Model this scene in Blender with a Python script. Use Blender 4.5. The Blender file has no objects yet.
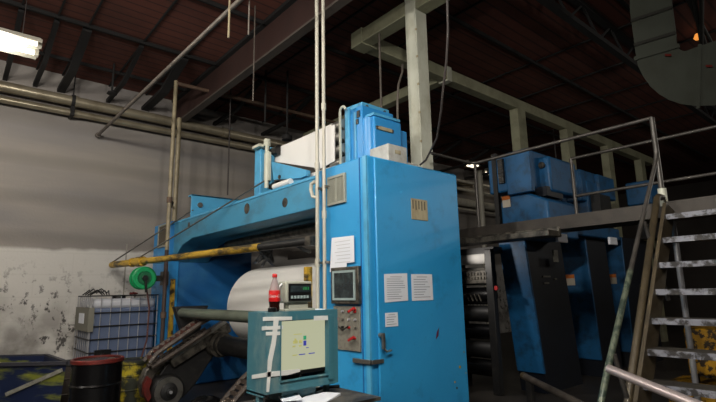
import bpy, bmesh, math, random
from mathutils import Vector, Matrix
random.seed(7)
C = bpy.context.scene.collection
PI = math.pi
# ------------------------------------------------------------------ camera
f, cx, cy, D, xa, roll = 480., 358., 201., 90., 930., 0.019
p = math.atan(D/f); th = math.atan2(xa-cx, math.hypot(f, D))
fh = Vector((math.cos(th), math.sin(th), 0))
FW = fh*math.cos(p)+Vector((0, 0, math.sin(p)))
r0 = Vector((fh.y, -fh.x, 0)); u0 = r0.cross(FW)
c_, s_ = math.cos(roll), math.sin(roll)
RT = c_*r0-s_*u0; UP = s_*r0+c_*u0
EYE = Vector((0, 0, 1.6))
cam = bpy.data.objects.new('camera', bpy.data.cameras.new('camera')); C.objects.link(cam)
cam.data.sensor_width = 36; cam.data.lens = 36*f/716.; cam.data.clip_start = .05; cam.data.clip_end = 200
cam.matrix_world = Matrix((( RT.x, UP.x, -FW.x, 0), (RT.y, UP.y, -FW.y, 0), (RT.z, UP.z, -FW.z, 1.6), (0, 0, 0, 1)))
bpy.context.scene.camera = cam
vs = bpy.context.scene.view_settings
vs.view_transform = 'Standard'; vs.look = 'None'; vs.gamma = 1; vs.use_curve_mapping = False; vs.exposure = 0.0

def on(ax, v, x, y):
    """survey helper: where the sight line through a photo point meets the plane axis=v"""
    d = FW+RT*((x-cx)/f)+UP*((cy-y)/f)
    return EYE+d*((v-EYE[ax])/d[ax])
def at(t, x, y):
    return EYE+(FW+RT*((x-cx)/f)+UP*((cy-y)/f))*t

# ------------------------------------------------------------------ materials
def lin(c):
    def g(v):
        v = v/255.
        return v/12.92 if v <= .04045 else ((v+.055)/1.055)**2.4
    return (g(c[0]), g(c[1]), g(c[2]), 1)
def pm(name, col, rough=.5, metal=0., dirt=None, amt=.5, scale=3., lo=.45, hi=.7, col2=None, bump=0., stretch=(1, 1, 1), emit=None, es=0., spec=.5, detail=6, alpha=1):
    m = bpy.data.materials.new(name); m.use_nodes = True
    nt = m.node_tree; N = nt.nodes; L = nt.links; b = N['Principled BSDF']
    b.inputs['Roughness'].default_value = rough; b.inputs['Metallic'].default_value = metal
    b.inputs['Specular IOR Level'].default_value = spec
    tc = N.new('ShaderNodeTexCoord'); mp = N.new('ShaderNodeMapping'); mp.inputs['Scale'].default_value = stretch
    L.new(tc.outputs['Object'], mp.inputs['Vector'])
    n1 = N.new('ShaderNodeTexNoise'); n1.inputs['Scale'].default_value = scale; n1.inputs['Detail'].default_value = detail; n1.inputs['Roughness'].default_value = .65
    L.new(mp.outputs[0], n1.inputs['Vector'])
    n2 = N.new('ShaderNodeTexNoise'); n2.inputs['Scale'].default_value = scale*.45+.3; n2.inputs['Detail'].default_value = 3
    L.new(mp.outputs[0], n2.inputs['Vector'])
    mx = N.new('ShaderNodeMix'); mx.data_type = 'RGBA'
    mx.inputs['A'].default_value = lin(col); mx.inputs['B'].default_value = lin(col2 if col2 else tuple(v*.82 for v in col))
    L.new(n2.outputs['Fac'], mx.inputs['Factor'])
    out = mx.outputs['Result']
    if dirt:
        mr = N.new('ShaderNodeMapRange'); mr.inputs['From Min'].default_value = lo; mr.inputs['From Max'].default_value = hi; mr.inputs['To Max'].default_value = amt
        L.new(n1.outputs['Fac'], mr.inputs['Value'])
        m2 = N.new('ShaderNodeMix'); m2.data_type = 'RGBA'; L.new(out, m2.inputs['A']); m2.inputs['B'].default_value = lin(dirt)
        L.new(mr.outputs[0], m2.inputs['Factor']); out = m2.outputs['Result']
    L.new(out, b.inputs['Base Color'])
    if bump:
        bp = N.new('ShaderNodeBump'); bp.inputs['Strength'].default_value = bump; bp.inputs['Distance'].default_value = .01
        L.new(n1.outputs['Fac'], bp.inputs['Height']); L.new(bp.outputs[0], b.inputs['Normal'])
    if emit:
        b.inputs['Emission Color'].default_value = lin(emit); b.inputs['Emission Strength'].default_value = es
    return m
M = {}
M['blue'] = pm('blue enamel', (48, 142, 204), .38, dirt=(34, 70, 90), amt=.55, scale=2.2, lo=.55, hi=.8, bump=.05, col2=(36, 122, 186))
M['blue_cab'] = pm('blue cabinet enamel', (48, 150, 204), .42, dirt=(24, 86, 126), amt=.6, scale=3.2, lo=.56, hi=.78, col2=(34, 132, 190))
M['blue_hi'] = pm('bright blue enamel', (84, 172, 218), .38, dirt=(60, 108, 132), amt=.5, scale=5, lo=.52, hi=.78)
M['blue_worn'] = pm('worn blue enamel', (52, 138, 180), .5, dirt=(62, 68, 66), amt=.75, scale=3, lo=.48, hi=.72, col2=(70, 130, 155), stretch=(1, .5, 1))
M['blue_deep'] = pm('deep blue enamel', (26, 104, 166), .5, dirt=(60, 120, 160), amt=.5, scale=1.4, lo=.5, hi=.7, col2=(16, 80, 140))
M['blue_dim'] = pm('dimmed press blue enamel', (7, 15, 28), .5, dirt=(10, 11, 14), amt=.6, scale=2)  # weaker light on the press side faces is put into this darker blue
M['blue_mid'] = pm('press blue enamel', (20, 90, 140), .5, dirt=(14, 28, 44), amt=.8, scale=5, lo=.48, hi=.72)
M['teal'] = pm('worn teal paint', (58, 108, 120), .5, dirt=(128, 140, 134), amt=.55, scale=7, lo=.5, hi=.7, col2=(38, 84, 98), stretch=(1, 1, .4))
M['black'] = pm('black machine metal', (22, 22, 23), .5, dirt=(60, 56, 50), amt=.6, scale=9, lo=.52, hi=.75)
M['blackp'] = pm('black plastic', (12, 12, 13), .35)
M['drum'] = pm('black drum paint', (9, 9, 11), .25, dirt=(30, 26, 22), amt=.5, scale=5, lo=.55, hi=.8)
M['greasy'] = pm('greasy steel', (100, 95, 86), .45, .4, dirt=(26, 24, 22), amt=.85, scale=10, lo=.42, hi=.6)
M['steel'] = pm('bare steel', (150, 148, 142), .35, .8, dirt=(70, 66, 60), amt=.6, scale=8, lo=.5, hi=.7)
M['chrome'] = pm('bright galvanised tube', (178, 178, 182), .35, .4)
M['galv'] = pm('galvanised box steel', (208, 210, 194), .55, .05, dirt=(136, 130, 106), amt=.7, scale=3.5, lo=.45, hi=.75, stretch=(1, 1, .6))
M['galv_beam'] = pm('grey painted beam', (150, 150, 124), .6, .05, dirt=(92, 86, 66), amt=.6, scale=3)
M['pipe_white'] = pm('painted white pipe', (196, 192, 178), .45, dirt=(120, 112, 95), amt=.6, scale=6, lo=.5, hi=.8, stretch=(1, 1, .3))
M['pipe_tan'] = pm('tan pipe', (150, 138, 110), .5, dirt=(70, 60, 48), amt=.6, scale=5)
M['pipe_dull'] = pm('dull steel pipe', (112, 104, 96), .5, .3, dirt=(50, 44, 40), amt=.6, scale=5)
M['pipe_dark'] = pm('dark steel pipe', (56, 50, 48), .6, .2)
M['duct_pipe'] = pm('wrapped wall pipe', (168, 158, 136), .3, .55, dirt=(96, 84, 64), amt=.5, scale=3)
M['rust'] = pm('rusty conduit', (104, 82, 66), .7, .1, dirt=(50, 40, 36), amt=.6, scale=6)
M['yellow'] = pm('chipped yellow paint', (200, 160, 48), .45, dirt=(46, 38, 24), amt=.95, scale=6, lo=.46, hi=.58, stretch=(1, .35, 1))
M['yellow_ink'] = pm('yellow ink smears', (38, 42, 30), .5, dirt=(176, 158, 22), amt=.9, scale=4, lo=.5, hi=.62)
M['bin'] = pm('blue bin with yellow ink smears', (12, 26, 58), .5, dirt=(112, 116, 34), amt=.85, scale=2.2, lo=.5, hi=.62, stretch=(.6, .6, 2.4), detail=5)
M['bin_rim'] = pm('dirty bin rim', (44, 44, 52), .6)
M['yellow_part'] = pm('ink splashed yellow steel', (190, 140, 14), .4, dirt=(24, 18, 12), amt=.95, scale=14, lo=.48, hi=.54)
M['paper'] = pm('white newsprint', (226, 224, 220), .8, col2=(216, 214, 210))
M['sheet'] = pm('paper sheet', (222, 224, 230), .7, col2=(205, 210, 220))
M['ink'] = pm('print', (130, 138, 152), .8)
M['tape'] = pm('white tape', (214, 216, 214), .6)
M['cream'] = pm('cream plate', (176, 166, 136), .6, dirt=(130, 112, 80), amt=.6, scale=20, stretch=(1, 1, .4))
M['vent'] = pm('vent frame', (156, 158, 146), .5)
M['louvre'] = pm('vent louvre', (92, 84, 70), .6)
M['wood'] = pm('whitewashed wood block', (186, 186, 180), .7, dirt=(120, 112, 100), amt=.5, scale=8)
M['plate'] = pm('grey speckled panel', (128, 126, 116), .5, dirt=(66, 62, 56), amt=.6, scale=30)
M['screen'] = pm('lit monitor picture', (20, 20, 20), .3, emit=(214, 216, 180), es=.66)
M['screen_dark'] = pm('dark screen glass', (34, 42, 46), .15, dirt=(70, 84, 84), amt=.5, scale=12)
M['screen_trim'] = pm('pale screen trim', (150, 168, 168), .4)
M['green_lit'] = pm('lit green digits', (0, 20, 0), .5, emit=(40, 190, 90), es=.5)
M['ui_blue'] = pm('picture blue', (40, 50, 140), .5, emit=(60, 60, 150), es=.5)
M['ui_green'] = pm('picture green', (30, 130, 90), .5, emit=(40, 140, 100), es=.5)
M['ui_grey'] = pm('picture grey', (150, 150, 90), .5, emit=(168, 164, 100), es=.5)
M['red'] = pm('red', (190, 24, 26), .4)
M['red_rust'] = pm('red oxide', (104, 26, 18), .5, dirt=(40, 16, 14), amt=.6, scale=10)
M['green'] = pm('green plastic', (16, 150, 88), .35)
M['cola'] = pm('cola', (36, 12, 8), .12)
M['clearp'] = pm('clear plastic', (214, 196, 196), .08)
M['clearp'].node_tree.nodes['Principled BSDF'].inputs['Transmission Weight'].default_value = .6
M['tank'] = pm('milky plastic', (196, 198, 206), .4)
M['liquid'] = pm('grey blue liquid behind plastic', (98, 110, 136), .35, col2=(70, 84, 112), scale=2)
M['rubber'] = pm('black rubber', (16, 16, 16), .7)
M['tube'] = pm('fluorescent tube', (255, 250, 235), .4, emit=(255, 243, 214), es=2.6)
M['tube_off'] = pm('fluorescent tube far', (255, 250, 235), .4, emit=(255, 240, 214), es=2.2)
M['reflector'] = pm('grey enamel reflector', (140, 136, 124), .5)
M['orange_lit'] = pm('sodium lamp', (255, 150, 60), .4, emit=(255, 160, 70), es=.8)
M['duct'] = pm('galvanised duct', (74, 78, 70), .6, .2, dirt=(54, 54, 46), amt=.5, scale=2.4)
M['duct_seam'] = pm('duct seam', (58, 58, 54), .5, .3)
M['girder'] = pm('red brown girder', (56, 33, 28), .7, dirt=(38, 25, 22), amt=.5, scale=3)
M['flange'] = pm('grey flange', (86, 78, 72), .6, .1)
M['joist'] = pm('dark joist', (16, 14, 14), .8)
M['tread'] = pm('worn tread nosing', (128, 130, 140), .5, .2, dirt=(34, 31, 28), amt=.95, scale=14, lo=.46, hi=.56)
M['tread_top'] = pm('dirty tread', (60, 56, 50), .6, .2, dirt=(26, 24, 22), amt=.7, scale=10)
M['brown_rail'] = pm('brown painted rail', (76, 66, 48), .5, dirt=(32, 27, 21), amt=.6, scale=8)
M['rail'] = pm('grey rail', (84, 80, 76), .45, .4, dirt=(38, 35, 32), amt=.6, scale=6)
M['belt'] = pm('rust and grease belt', (84, 72, 64), .6, dirt=(28, 24, 22), amt=.8, scale=9)
M['rust_red'] = pm('red rusted link', (96, 50, 40), .6, dirt=(28, 24, 22), amt=.85, scale=9)
M['rail_chip'] = pm('chipped green rail', (96, 104, 88), .45, .2, dirt=(28, 44, 40), amt=.8, scale=18, lo=.48, hi=.56)
M['deck'] = pm('catwalk plate', (62, 56, 50), .6, .2, dirt=(28, 26, 24), amt=.7, scale=5)
M['label_or'] = pm('warning sticker', (196, 186, 170), .6)
M['orange'] = pm('orange print', (206, 110, 30), .6)

def wall_mat():
    m = bpy.data.materials.new('painted block wall'); m.use_nodes = True
    nt = m.node_tree; N = nt.nodes; L = nt.links; b = N['Principled BSDF']; b.inputs['Roughness'].default_value = .85
    g = N.new('ShaderNodeNewGeometry'); sep = N.new('ShaderNodeSeparateXYZ'); L.new(g.outputs['Position'], sep.inputs[0])
    def noise(sc, det=4, st=(1, 1, 1), ro=.5):
        mp = N.new('ShaderNodeMapping'); mp.inputs['Scale'].default_value = st; L.new(g.outputs['Position'], mp.inputs[0])
        n = N.new('ShaderNodeTexNoise'); n.inputs['Scale'].default_value = sc; n.inputs['Detail'].default_value = det; n.inputs['Roughness'].default_value = ro
        L.new(mp.outputs[0], n.inputs['Vector']); return n.outputs['Fac']
    def mr(v, a, b_, c=0., d=1.):
        n = N.new('ShaderNodeMapRange'); n.inputs['From Min'].default_value = a; n.inputs['From Max'].default_value = b_; n.inputs['To Min'].default_value = c; n.inputs['To Max'].default_value = d
        L.new(v, n.inputs['Value']); return n.outputs[0]
    def mul(a, b_):
        n = N.new('ShaderNodeMath'); n.operation = 'MULTIPLY'
        for i, v in enumerate((a, b_)):
            if isinstance(v, float): n.inputs[i].default_value = v
            else: L.new(v, n.inputs[i])
        return n.outputs[0]
    def add(a, b_):
        n = N.new('ShaderNodeMath'); n.operation = 'ADD'; L.new(a, n.inputs[0])
        if isinstance(b_, float): n.inputs[1].default_value = b_
        else: L.new(b_, n.inputs[1])
        return n.outputs[0]
    def mix(a, b_, fac):
        n = N.new('ShaderNodeMix'); n.data_type = 'RGBA'; L.new(fac, n.inputs['Factor'])
        for k, v in (('A', a), ('B', b_)):
            if isinstance(v, tuple): n.inputs[k].default_value = lin(v)
            else: L.new(v, n.inputs[k])
        return n.outputs['Result']
    base = mix((124, 120, 118), (142, 136, 128), mr(noise(.8, 3, (.5, 1, 2.2)), .35, .65))
    # horizontal paint laps
    lap = N.new('ShaderNodeTexWave'); lap.bands_direction = 'Z'; lap.inputs['Scale'].default_value = .42; lap.inputs['Distortion'].default_value = 1.5; lap.inputs['Detail Scale'].default_value = .5
    L.new(g.outputs['Position'], lap.inputs['Vector'])
    base = mix(base, (106, 100, 95), mul(mr(lap.outputs['Fac'], .6, 1.), .4))
    # lower coat of paler paint
    zz = add(sep.outputs['Z'], mul(noise(3., 2, (1, 1, 1)), .12))
    low = mr(zz, 2.56, 2.50)
    base = mix(base, (188, 185, 180), low)
    # ink scuffs
    spl = mr(noise(5.5, 7, (1.2, 1, .9), .7), .55, .60)
    zone = mul(mr(noise(.9, 3), .36, .5), mr(sep.outputs['Z'], 2.35, 1.5))
    base = mix(base, (34, 32, 34), mul(mul(spl, zone), .9))
    grime = mul(mr(noise(2., 5), .38, .62), mr(sep.outputs['Z'], 1.9, .7))
    base = mix(base, (70, 64, 58), mul(grime, .75))
    # block joints, faint
    br = N.new('ShaderNodeTexBrick'); mp = N.new('ShaderNodeMapping'); mp.inputs['Rotation'].default_value = (PI/2, 0, 0); L.new(g.outputs['Position'], mp.inputs[0])
    L.new(mp.outputs[0], br.inputs['Vector']); br.inputs['Scale'].default_value = 1.; br.inputs['Brick Width'].default_value = 1.2; br.inputs['Row Height'].default_value = .4; br.inputs['Mortar Size'].default_value = .012
    base = mix(base, (120, 114, 108), mul(br.outputs['Fac'], .07))
    L.new(base, b.inputs['Base Color'])
    bp = N.new('ShaderNodeBump'); bp.inputs['Strength'].default_value = .3; bp.inputs['Distance'].default_value = .01; L.new(noise(20, 5), bp.inputs['Height']); L.new(bp.outputs[0], b.inputs['Normal'])
    return m
M['wall'] = wall_mat()
M['wall_dark'] = pm('dark wall paint', (60, 54, 50), .9)
M['floor'] = pm('oily concrete floor', (54, 50, 46), .5, dirt=(20, 19, 18), amt=.8, scale=1.3, lo=.4, hi=.7, bump=.1)
def ceil_mat():
    m = pm('red brown roof boards', (104, 55, 42), .85, dirt=(70, 38, 30), amt=.7, scale=1.6, lo=.4, hi=.7)
    nt = m.node_tree; N = nt.nodes; L = nt.links; b = N['Principled BSDF']
    src = b.inputs['Base Color'].links[0].from_socket
    tc = N.new('ShaderNodeTexCoord'); w = N.new('ShaderNodeTexWave'); w.bands_direction = 'Y'; w.inputs['Scale'].default_value = 1.6; w.inputs['Distortion'].default_value = .2
    L.new(tc.outputs['Object'], w.inputs['Vector'])
    mr = N.new('ShaderNodeMapRange'); mr.inputs['From Min'].default_value = .0; mr.inputs['From Max'].default_value = .12; mr.inputs['To Min'].default_value = .7; mr.inputs['To Max'].default_value = 0
    L.new(w.outputs['Fac'], mr.inputs['Value'])
    mx = N.new('ShaderNodeMix'); mx.data_type = 'RGBA'; L.new(src, mx.inputs['A']); mx.inputs['B'].default_value = lin((22, 15, 14)); L.new(mr.outputs[0], mx.inputs['Factor'])
    L.new(mx.outputs['Result'], b.inputs['Base Color']); return m
M['ceiling'] = ceil_mat()

# ------------------------------------------------------------------ mesh builder
class MB:
    def __init__(s): s.v = []; s.f = []
    def add(s, vs, fs):
        o = len(s.v); s.v += [Vector(a) for a in vs]; s.f += [tuple(i+o for i in q) for q in fs]; return s
    def box(s, x0, x1, y0, y1, z0, z1):
        vs = [(x, y, z) for z in (z0, z1) for y in (y0, y1) for x in (x0, x1)]
        return s.add(vs, [(0, 2, 3, 1), (4, 5, 7, 6), (0, 1, 5, 4), (2, 6, 7, 3), (0, 4, 6, 2), (1, 3, 7, 5)])
    def hexa(s, b, t):   # bottom ring and top ring of points
        n = len(b)
        fs = [tuple(range(n-1, -1, -1)), tuple(range(n, 2*n))]+[(i, (i+1) % n, n+(i+1) % n, n+i) for i in range(n)]
        return s.add(list(b)+list(t), fs)
    def prism(s, pts, ax, a, b):   # polygon extruded along axis; pts are 3D, component ax replaced
        B = []; T = []
        for q in pts:
            q = Vector(q); q1 = q.copy(); q2 = q.copy(); q1[ax] = a; q2[ax] = b; B.append(q1); T.append(q2)
        return s.hexa(B, T)
    def bar(s, p0, p1, w, h):   # rectangular bar between two points
        p0 = Vector(p0); p1 = Vector(p1); d = (p1-p0).normalized()
        up = Vector((0, 0, 1)) if abs(d.z) < .9 else Vector((0, 1, 0))
        a = d.cross(up).normalized()*w/2; b = a.cross(d).normalized()*h/2
        return s.hexa([p0-a-b, p0+a-b, p0+a+b, p0-a+b], [p1-a-b, p1+a-b, p1+a+b, p1-a+b])
    def cyl(s, p0, p1, r, r2=None, n=20, a0=0):
        p0 = Vector(p0); p1 = Vector(p1); r2 = r if r2 is None else r2
        d = (p1-p0).normalized(); up = Vector((0, 0, 1)) if abs(d.z) < .9 else Vector((1, 0, 0))
        a = d.cross(up).normalized(); b = d.cross(a).normalized()
        c = [a*math.cos(2*PI*i/n+a0)+b*math.sin(2*PI*i/n+a0) for i in range(n)]
        return s.hexa([p0+q*r for q in c], [p1+q*r2 for q in c])
    def tube(s, pts, r, n=10):
        pts = [Vector(q) for q in pts]; rings = []; prev = None
        for i, q in enumerate(pts):
            d = (pts[min(i+1, len(pts)-1)]-pts[max(i-1, 0)]).normalized()
            if prev is None:
                up = Vector((0, 0, 1)) if abs(d.z) < .9 else Vector((1, 0, 0)); a = d.cross(up).normalized()
            else: a = (prev-d*prev.dot(d)).normalized()
            prev = a; b = d.cross(a)
            rings.append([q+(a*math.cos(2*PI*k/n)+b*math.sin(2*PI*k/n))*r for k in range(n)])
        vs = [v for R in rings for v in R]; fs = [tuple(range(n-1, -1, -1)), tuple((len(rings)-1)*n+k for k in range(n))]
        for i in range(len(rings)-1):
            for k in range(n): fs.append((i*n+k, i*n+(k+1) % n, (i+1)*n+(k+1) % n, (i+1)*n+k))
        return s.add(vs, fs)
    def lathe(s, c, prof, axis=(0, 0, 1), n=28):   # prof = [(radius, along)]
        c = Vector(c); d = Vector(axis).normalized(); up = Vector((0, 0, 1)) if abs(d.z) < .9 else Vector((1, 0, 0))
        a = d.cross(up).normalized(); b = d.cross(a)
        vs = []; fs = []
        for r, z in prof:
            for k in range(n): vs.append(c+d*z+(a*math.cos(2*PI*k/n)+b*math.sin(2*PI*k/n))*max(r, 1e-4))
        for i in range(len(prof)-1):
            for k in range(n): fs.append((i*n+k, i*n+(k+1) % n, (i+1)*n+(k+1) % n, (i+1)*n+k))
        fs.append(tuple(range(n-1, -1, -1))); fs.append(tuple((len(prof)-1)*n+k for k in range(n)))
        return s.add(vs, fs)
    def frame(s, ax, c, u0, u1, v0, v1, w, t):  # rectangular ring in plane ax=c (thickness t towards +)
        def bx(a0, a1, b0, b1):
            if ax == 1: s.box(a0, a1, c, c+t, b0, b1)
            else: s.box(c, c+t, a0, a1, b0, b1)
        bx(u0, u1, v0, v0+w); bx(u0, u1, v1-w, v1); bx(u0, u0+w, v0+w, v1-w); bx(u1-w, u1, v0+w, v1-w); return s
    def build(s, name, mat, parent=None, bevel=0., loc=None):
        off = Vector((0, 0, 0)); q = parent
        if q is not None:
            while q.parent: q = q.parent
            off = Vector(q.location)
        elif loc is not None: off = Vector(loc)
        me = bpy.data.meshes.new(name)
        me.from_pydata([v-off for v in s.v], [], s.f); me.update()
        bm = bmesh.new(); bm.from_mesh(me); bmesh.ops.recalc_face_normals(bm, faces=bm.faces); bm.to_mesh(me); bm.free()
        me.polygons.foreach_set('use_smooth', [True]*len(me.polygons)); me.set_sharp_from_angle(angle=math.radians(38))
        me.materials.append(M[mat] if isinstance(mat, str) else mat)
        o = bpy.data.objects.new(name, me); C.objects.link(o)
        if parent is not None: o.parent = parent
        else: o.location = off
        if bevel:
            md = o.modifiers.new('bevel', 'BEVEL'); md.width = bevel; md.segments = 2; md.limit_method = 'ANGLE'; md.angle_limit = math.radians(50)
        return o
def tag(o, label, cat, group=None, kind=None):
    o['label'] = label; o['category'] = cat
    if group: o['group'] = group
    if kind: o['kind'] = kind
    return o
def thing(name, label, cat, loc, group=None):
    o = bpy.data.objects.new(name, None); C.objects.link(o); o.location = loc; o.empty_display_size = .1
    return tag(o, label, cat, group)
def single(name, mb, mat, label, cat, group=None, bevel=0., kind=None):
    xs = [v.x for v in mb.v]; ys = [v.y for v in mb.v]; zs = [v.z for v in mb.v]
    o = mb.build(name, mat, None, bevel, ((min(xs)+max(xs))/2, (min(ys)+max(ys))/2, min(zs)))
    return tag(o, label, cat, group, kind)
def struct(name, mb, mat, bevel=0.):
    o = mb.build(name, mat, None, bevel); o['kind'] = 'structure'; return o
def note(o, s): o['label'] = s; return o
def arc(c, r, a0, a1, n, plane):  # points on an arc; plane gives the two axes
    out = []
    for i in range(n+1):
        a = a0+(a1-a0)*i/n; q = Vector(c); q[plane[0]] += r*math.cos(a); q[plane[1]] += r*math.sin(a); out.append(q)
    return out

# ------------------------------------------------------------------ room
ZC = 5.88; YW = 10.4; X0, X1, Y0 = -7., 24., -6.
struct('floor', MB().box(X0, X1, Y0, YW, -.1, 0), 'floor')
struct('ceiling', MB().box(X0, X1, Y0, YW, ZC, ZC+.1), 'ceiling')
struct('wall_back', MB().box(X0, X1, YW, YW+.2, -.1, ZC+.1), 'wall')
struct('wall_right', MB().box(X1, X1+.2, Y0, YW, -.1, ZC+.1), 'wall_dark')
struct('wall_left', MB().box(X0-.2, X0, Y0, YW, -.1, ZC+.1), 'wall_dark')
struct('wall_front', MB().box(X0, X1, Y0-.2, Y0, -.1, ZC+.1), 'wall_dark')
sx_ = on(1, YW, 123, 300).x
k = 1
struct('trim_1', MB().box(sx_-.012, sx_+.012, YW-.006, YW, 0, 2.62), pm('wall seam', (150, 146, 138), .8))
# roof joists that end at the wall (running away from the viewer)
def joist(name, x, y0, y1, w, zb, web=False):
    m = MB().box(x-w/2, x+w/2, YW-1.2, y1, zb, zb+.07)
    m.hexa([(x-w/2, YW-1.2, zb), (x+w/2, YW-1.2, zb), (x+w/2, YW-1.2, zb+.07), (x-w/2, YW-1.2, zb+.07)], [(x-w/2, YW-2.2, ZC-.08), (x+w/2, YW-2.2, ZC-.08), (x+w/2, YW-2.2, ZC-.01), (x-w/2, YW-2.2, ZC-.01)])
    m.box(x-.012, x+.012, y0, y1, ZC-.03, ZC)
    if web:
        n = int((y1-y0)/.45); s = (y1-y0)/n
        for i in range(n):
            a = (x, y0+i*s, zb+.05 if i % 2 else ZC-.05); b = (x, y0+(i+1)*s, ZC-.05 if i % 2 else zb+.05); m.bar(a, b, .02, .02)
    return struct(name, m, 'joist')
for px, py, w in [(5, 78, .07), (35, 84, .07), (61, 89, .13), (108, 99, .07), (145, 110, .16), (214, 124, .07), (262, 133, .07)]:
    q = on(1, YW, px, py); k += 1; joist('trim_%d' % k, q.x, -1, YW, w, max(5.3, min(5.5, q.z)))
for x in (8.2, 9.6, 11, 12.4, 14, 15.6): k += 1; joist('trim_%d' % k, x, -4, YW, .08, 5.5)
# purlins across
for y in (.6, 2.4, 4.3, 6.3, 8.1, 9.6):
    k += 1; struct('trim_%d' % k, MB().box(-6, 20, y-.02, y+.02, ZC-.06, ZC), 'joist')
# deep red-brown girder with pale bottom flange
g1 = on(2, 5.3, 182, 117); g2 = on(2, 5.3, 350, 0); gx = (g1.x+g2.x)/2
k += 1; gd = struct('trim_%d' % k, MB().box(gx-.02, gx+.02, -2, YW-.02, 5.32, ZC), 'girder')
MB().box(gx-.05, gx+.09, -2, YW-.02, 5.29, 5.325).build('flange', 'flange', gd)
MB().box(gx-.1, gx+.1, -2, YW-.02, ZC-.06, ZC).build('top_flange', 'joist', gd)
# open-web truss at the right, running away to the right
def truss(y, x0, x1, zb):
    global k; k += 1
    m = MB().box(x0, x1, y-.05, y+.05, zb, zb+.08).box(x0, x1, y-.05, y+.05, ZC-.08, ZC)
    n = int((x1-x0)/.5)
    for i in range(n):
        s = (x1-x0)/n; m.bar((x0+i*s, y, zb+.04 if i % 2 else ZC-.04), (x0+(i+1)*s, y, ZC-.04 if i % 2 else zb+.04), .03, .03)
    struct('trim_%d' % k, m, 'joist')
q = on(2, 5.4, 541, 0); truss(q.y, 2, 20, 5.4)

# ------------------------------------------------------------------ lamps
def lamp(x0, x1, y, z, label, es='tube', power=0, group=None, w=.36):
    r = thing('fluorescent_light', label, 'ceiling light', ((x0+x1)/2, y, z), group)
    h = MB().box(x0, x1, y-.07, y+.07, z+.05, z+.13); h.hexa([(x0, y-w/2-.06, z-.03), (x1, y-w/2-.06, z-.03), (x1, y-w/2-.05, z-.03), (x0, y-w/2-.05, z-.03)], [(x0, y-.07, z+.08), (x1, y-.07, z+.08), (x1, y-.06, z+.06), (x0, y-.06, z+.06)])
    h.hexa([(x0, y+w/2+.05, z-.03), (x1, y+w/2+.05, z-.03), (x1, y+w/2+.06, z-.03), (x0, y+w/2+.06, z-.03)], [(x0, y+.06, z+.06), (x1, y+.06, z+.06), (x1, y+.07, z+.08), (x0, y+.07, z+.08)])
    h.build('reflector', 'reflector', r)
    for s in (-1, 1):
        MB().cyl((x0+.04, y+s*w*.3, z), (x1-.04, y+s*w*.3, z), .035, n=12).build('tube', es, r)
        for ex_ in (x1-.04, x0-.01): MB().box(ex_, ex_+.05, y+s*w*.3-.04, y+s*w*.3+.04, z-.045, z+.06).build('lamp_holder', 'reflector', r)
    for xx in (x0+.2, x1-.2): MB().cyl((xx, y, z+.1), (xx, y, ZC), .006, n=6).build('hanging_wire', 'pipe_dark', r)
    if power:
        for dx_ in (-.7, .7):
            l = bpy.data.lights.new('lamp_glow', 'POINT'); l.shadow_soft_size = .12; l.energy = power; l.color = (1, .94, .85)
            lo = bpy.data.objects.new('lamp_glow', l); C.objects.link(lo); lo.parent = r; lo.location = (dx_, 0, -.16)
    return r
a = on(2, 4.9, 41, 44.5); b = on(2, 4.9, 35, 53)
lamp(a.x-2.4, a.x, (a.y+b.y)/2, 4.9, 'lit twin tube fluorescent light hanging by the left wall, top left', 'tube', 85, w=.5)
lamp(-1.9, .5, 4.0, 5.0, 'fluorescent light hanging overhead, next one nearer than the visible one', 'tube', 190)
lamp(-.9, 1.5, .5, 4.3, 'fluorescent light hanging overhead just above the viewer', 'tube', 350)
lamp(-4.2, -1.8, .2, 4.6, 'fluorescent light hanging overhead behind the viewer', 'tube', 200)
lamp(11, 13.4, -2.6, 4.7, 'unseen fluorescent light added over the hall far to the right', 'tube', 120)  # added out of view to brighten the roof boards at right

# ------------------------------------------------------------------ wall pipes and overhead pipes
def runpipe(name, pts, r, mat, label, cat='pipe', group=None, rings=()):
    m = MB().tube(pts, r, 14)
    if not rings: return single(name, m, mat, label, cat, group)
    root = thing(name, label, cat, pts[0], group); m.build('tube', mat, root)
    for q, d in rings:
        q = Vector(q); d = Vector(d).normalized(); MB().cyl(q-d*.05, q+d*.05, r*1.18, n=14).build('coupling', mat, root)
    return root
z1 = on(1, 10.15, 0, 86).z; z2 = on(1, 10.15, 0, 98).z
runpipe('wall_pipe', [(-6.9, 10.15, z1), (14, 10.15, z1)], .1, 'duct_pipe', 'thick upper pale pipe running along the top of the back wall', rings=[((on(1, 10.15, 75, 93).x, 10.15, z1), (1, 0, 0)), ((4.6, 10.15, z1), (1, 0, 0))])
runpipe('wall_pipe', [(-6.9, 10.2, z2), (14, 10.2, z2)], .065, 'duct_pipe', 'thinner pale pipe just below the thick one along the back wall', rings=[((1.6, 10.2, z2), (1, 0, 0)), ((5., 10.2, z2), (1, 0, 0))])
hx = on(1, 10.1, 74, 95).x
single('pipe_hanger', MB().bar((hx, 10.15, ZC), (hx, 10.15, z1+.1), .02, .02).cyl((hx-.03, 10.15, z1), (hx+.03, 10.15, z1), .125, n=16).box(hx-.03, hx+.03, 10.05, 10.33, z2-.09, z2+.09), 'joist', 'dark strap hanger holding both wall pipes near the lit lamp', 'pipe hanger')
# sprinkler pipe
s1 = on(2, 4.74, 98, 135); s2 = on(2, 4.74, 240, 0)
dd = (s2-s1).normalized()
single('sprinkler_pipe', MB().tube([s1, s2+dd*4], .028, 10).cyl(s1-dd*.03, s1+dd*.03, .05, n=10), 'pipe_dull', 'long thin grey pipe crossing diagonally under the roof at upper left', 'pipe')
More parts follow.
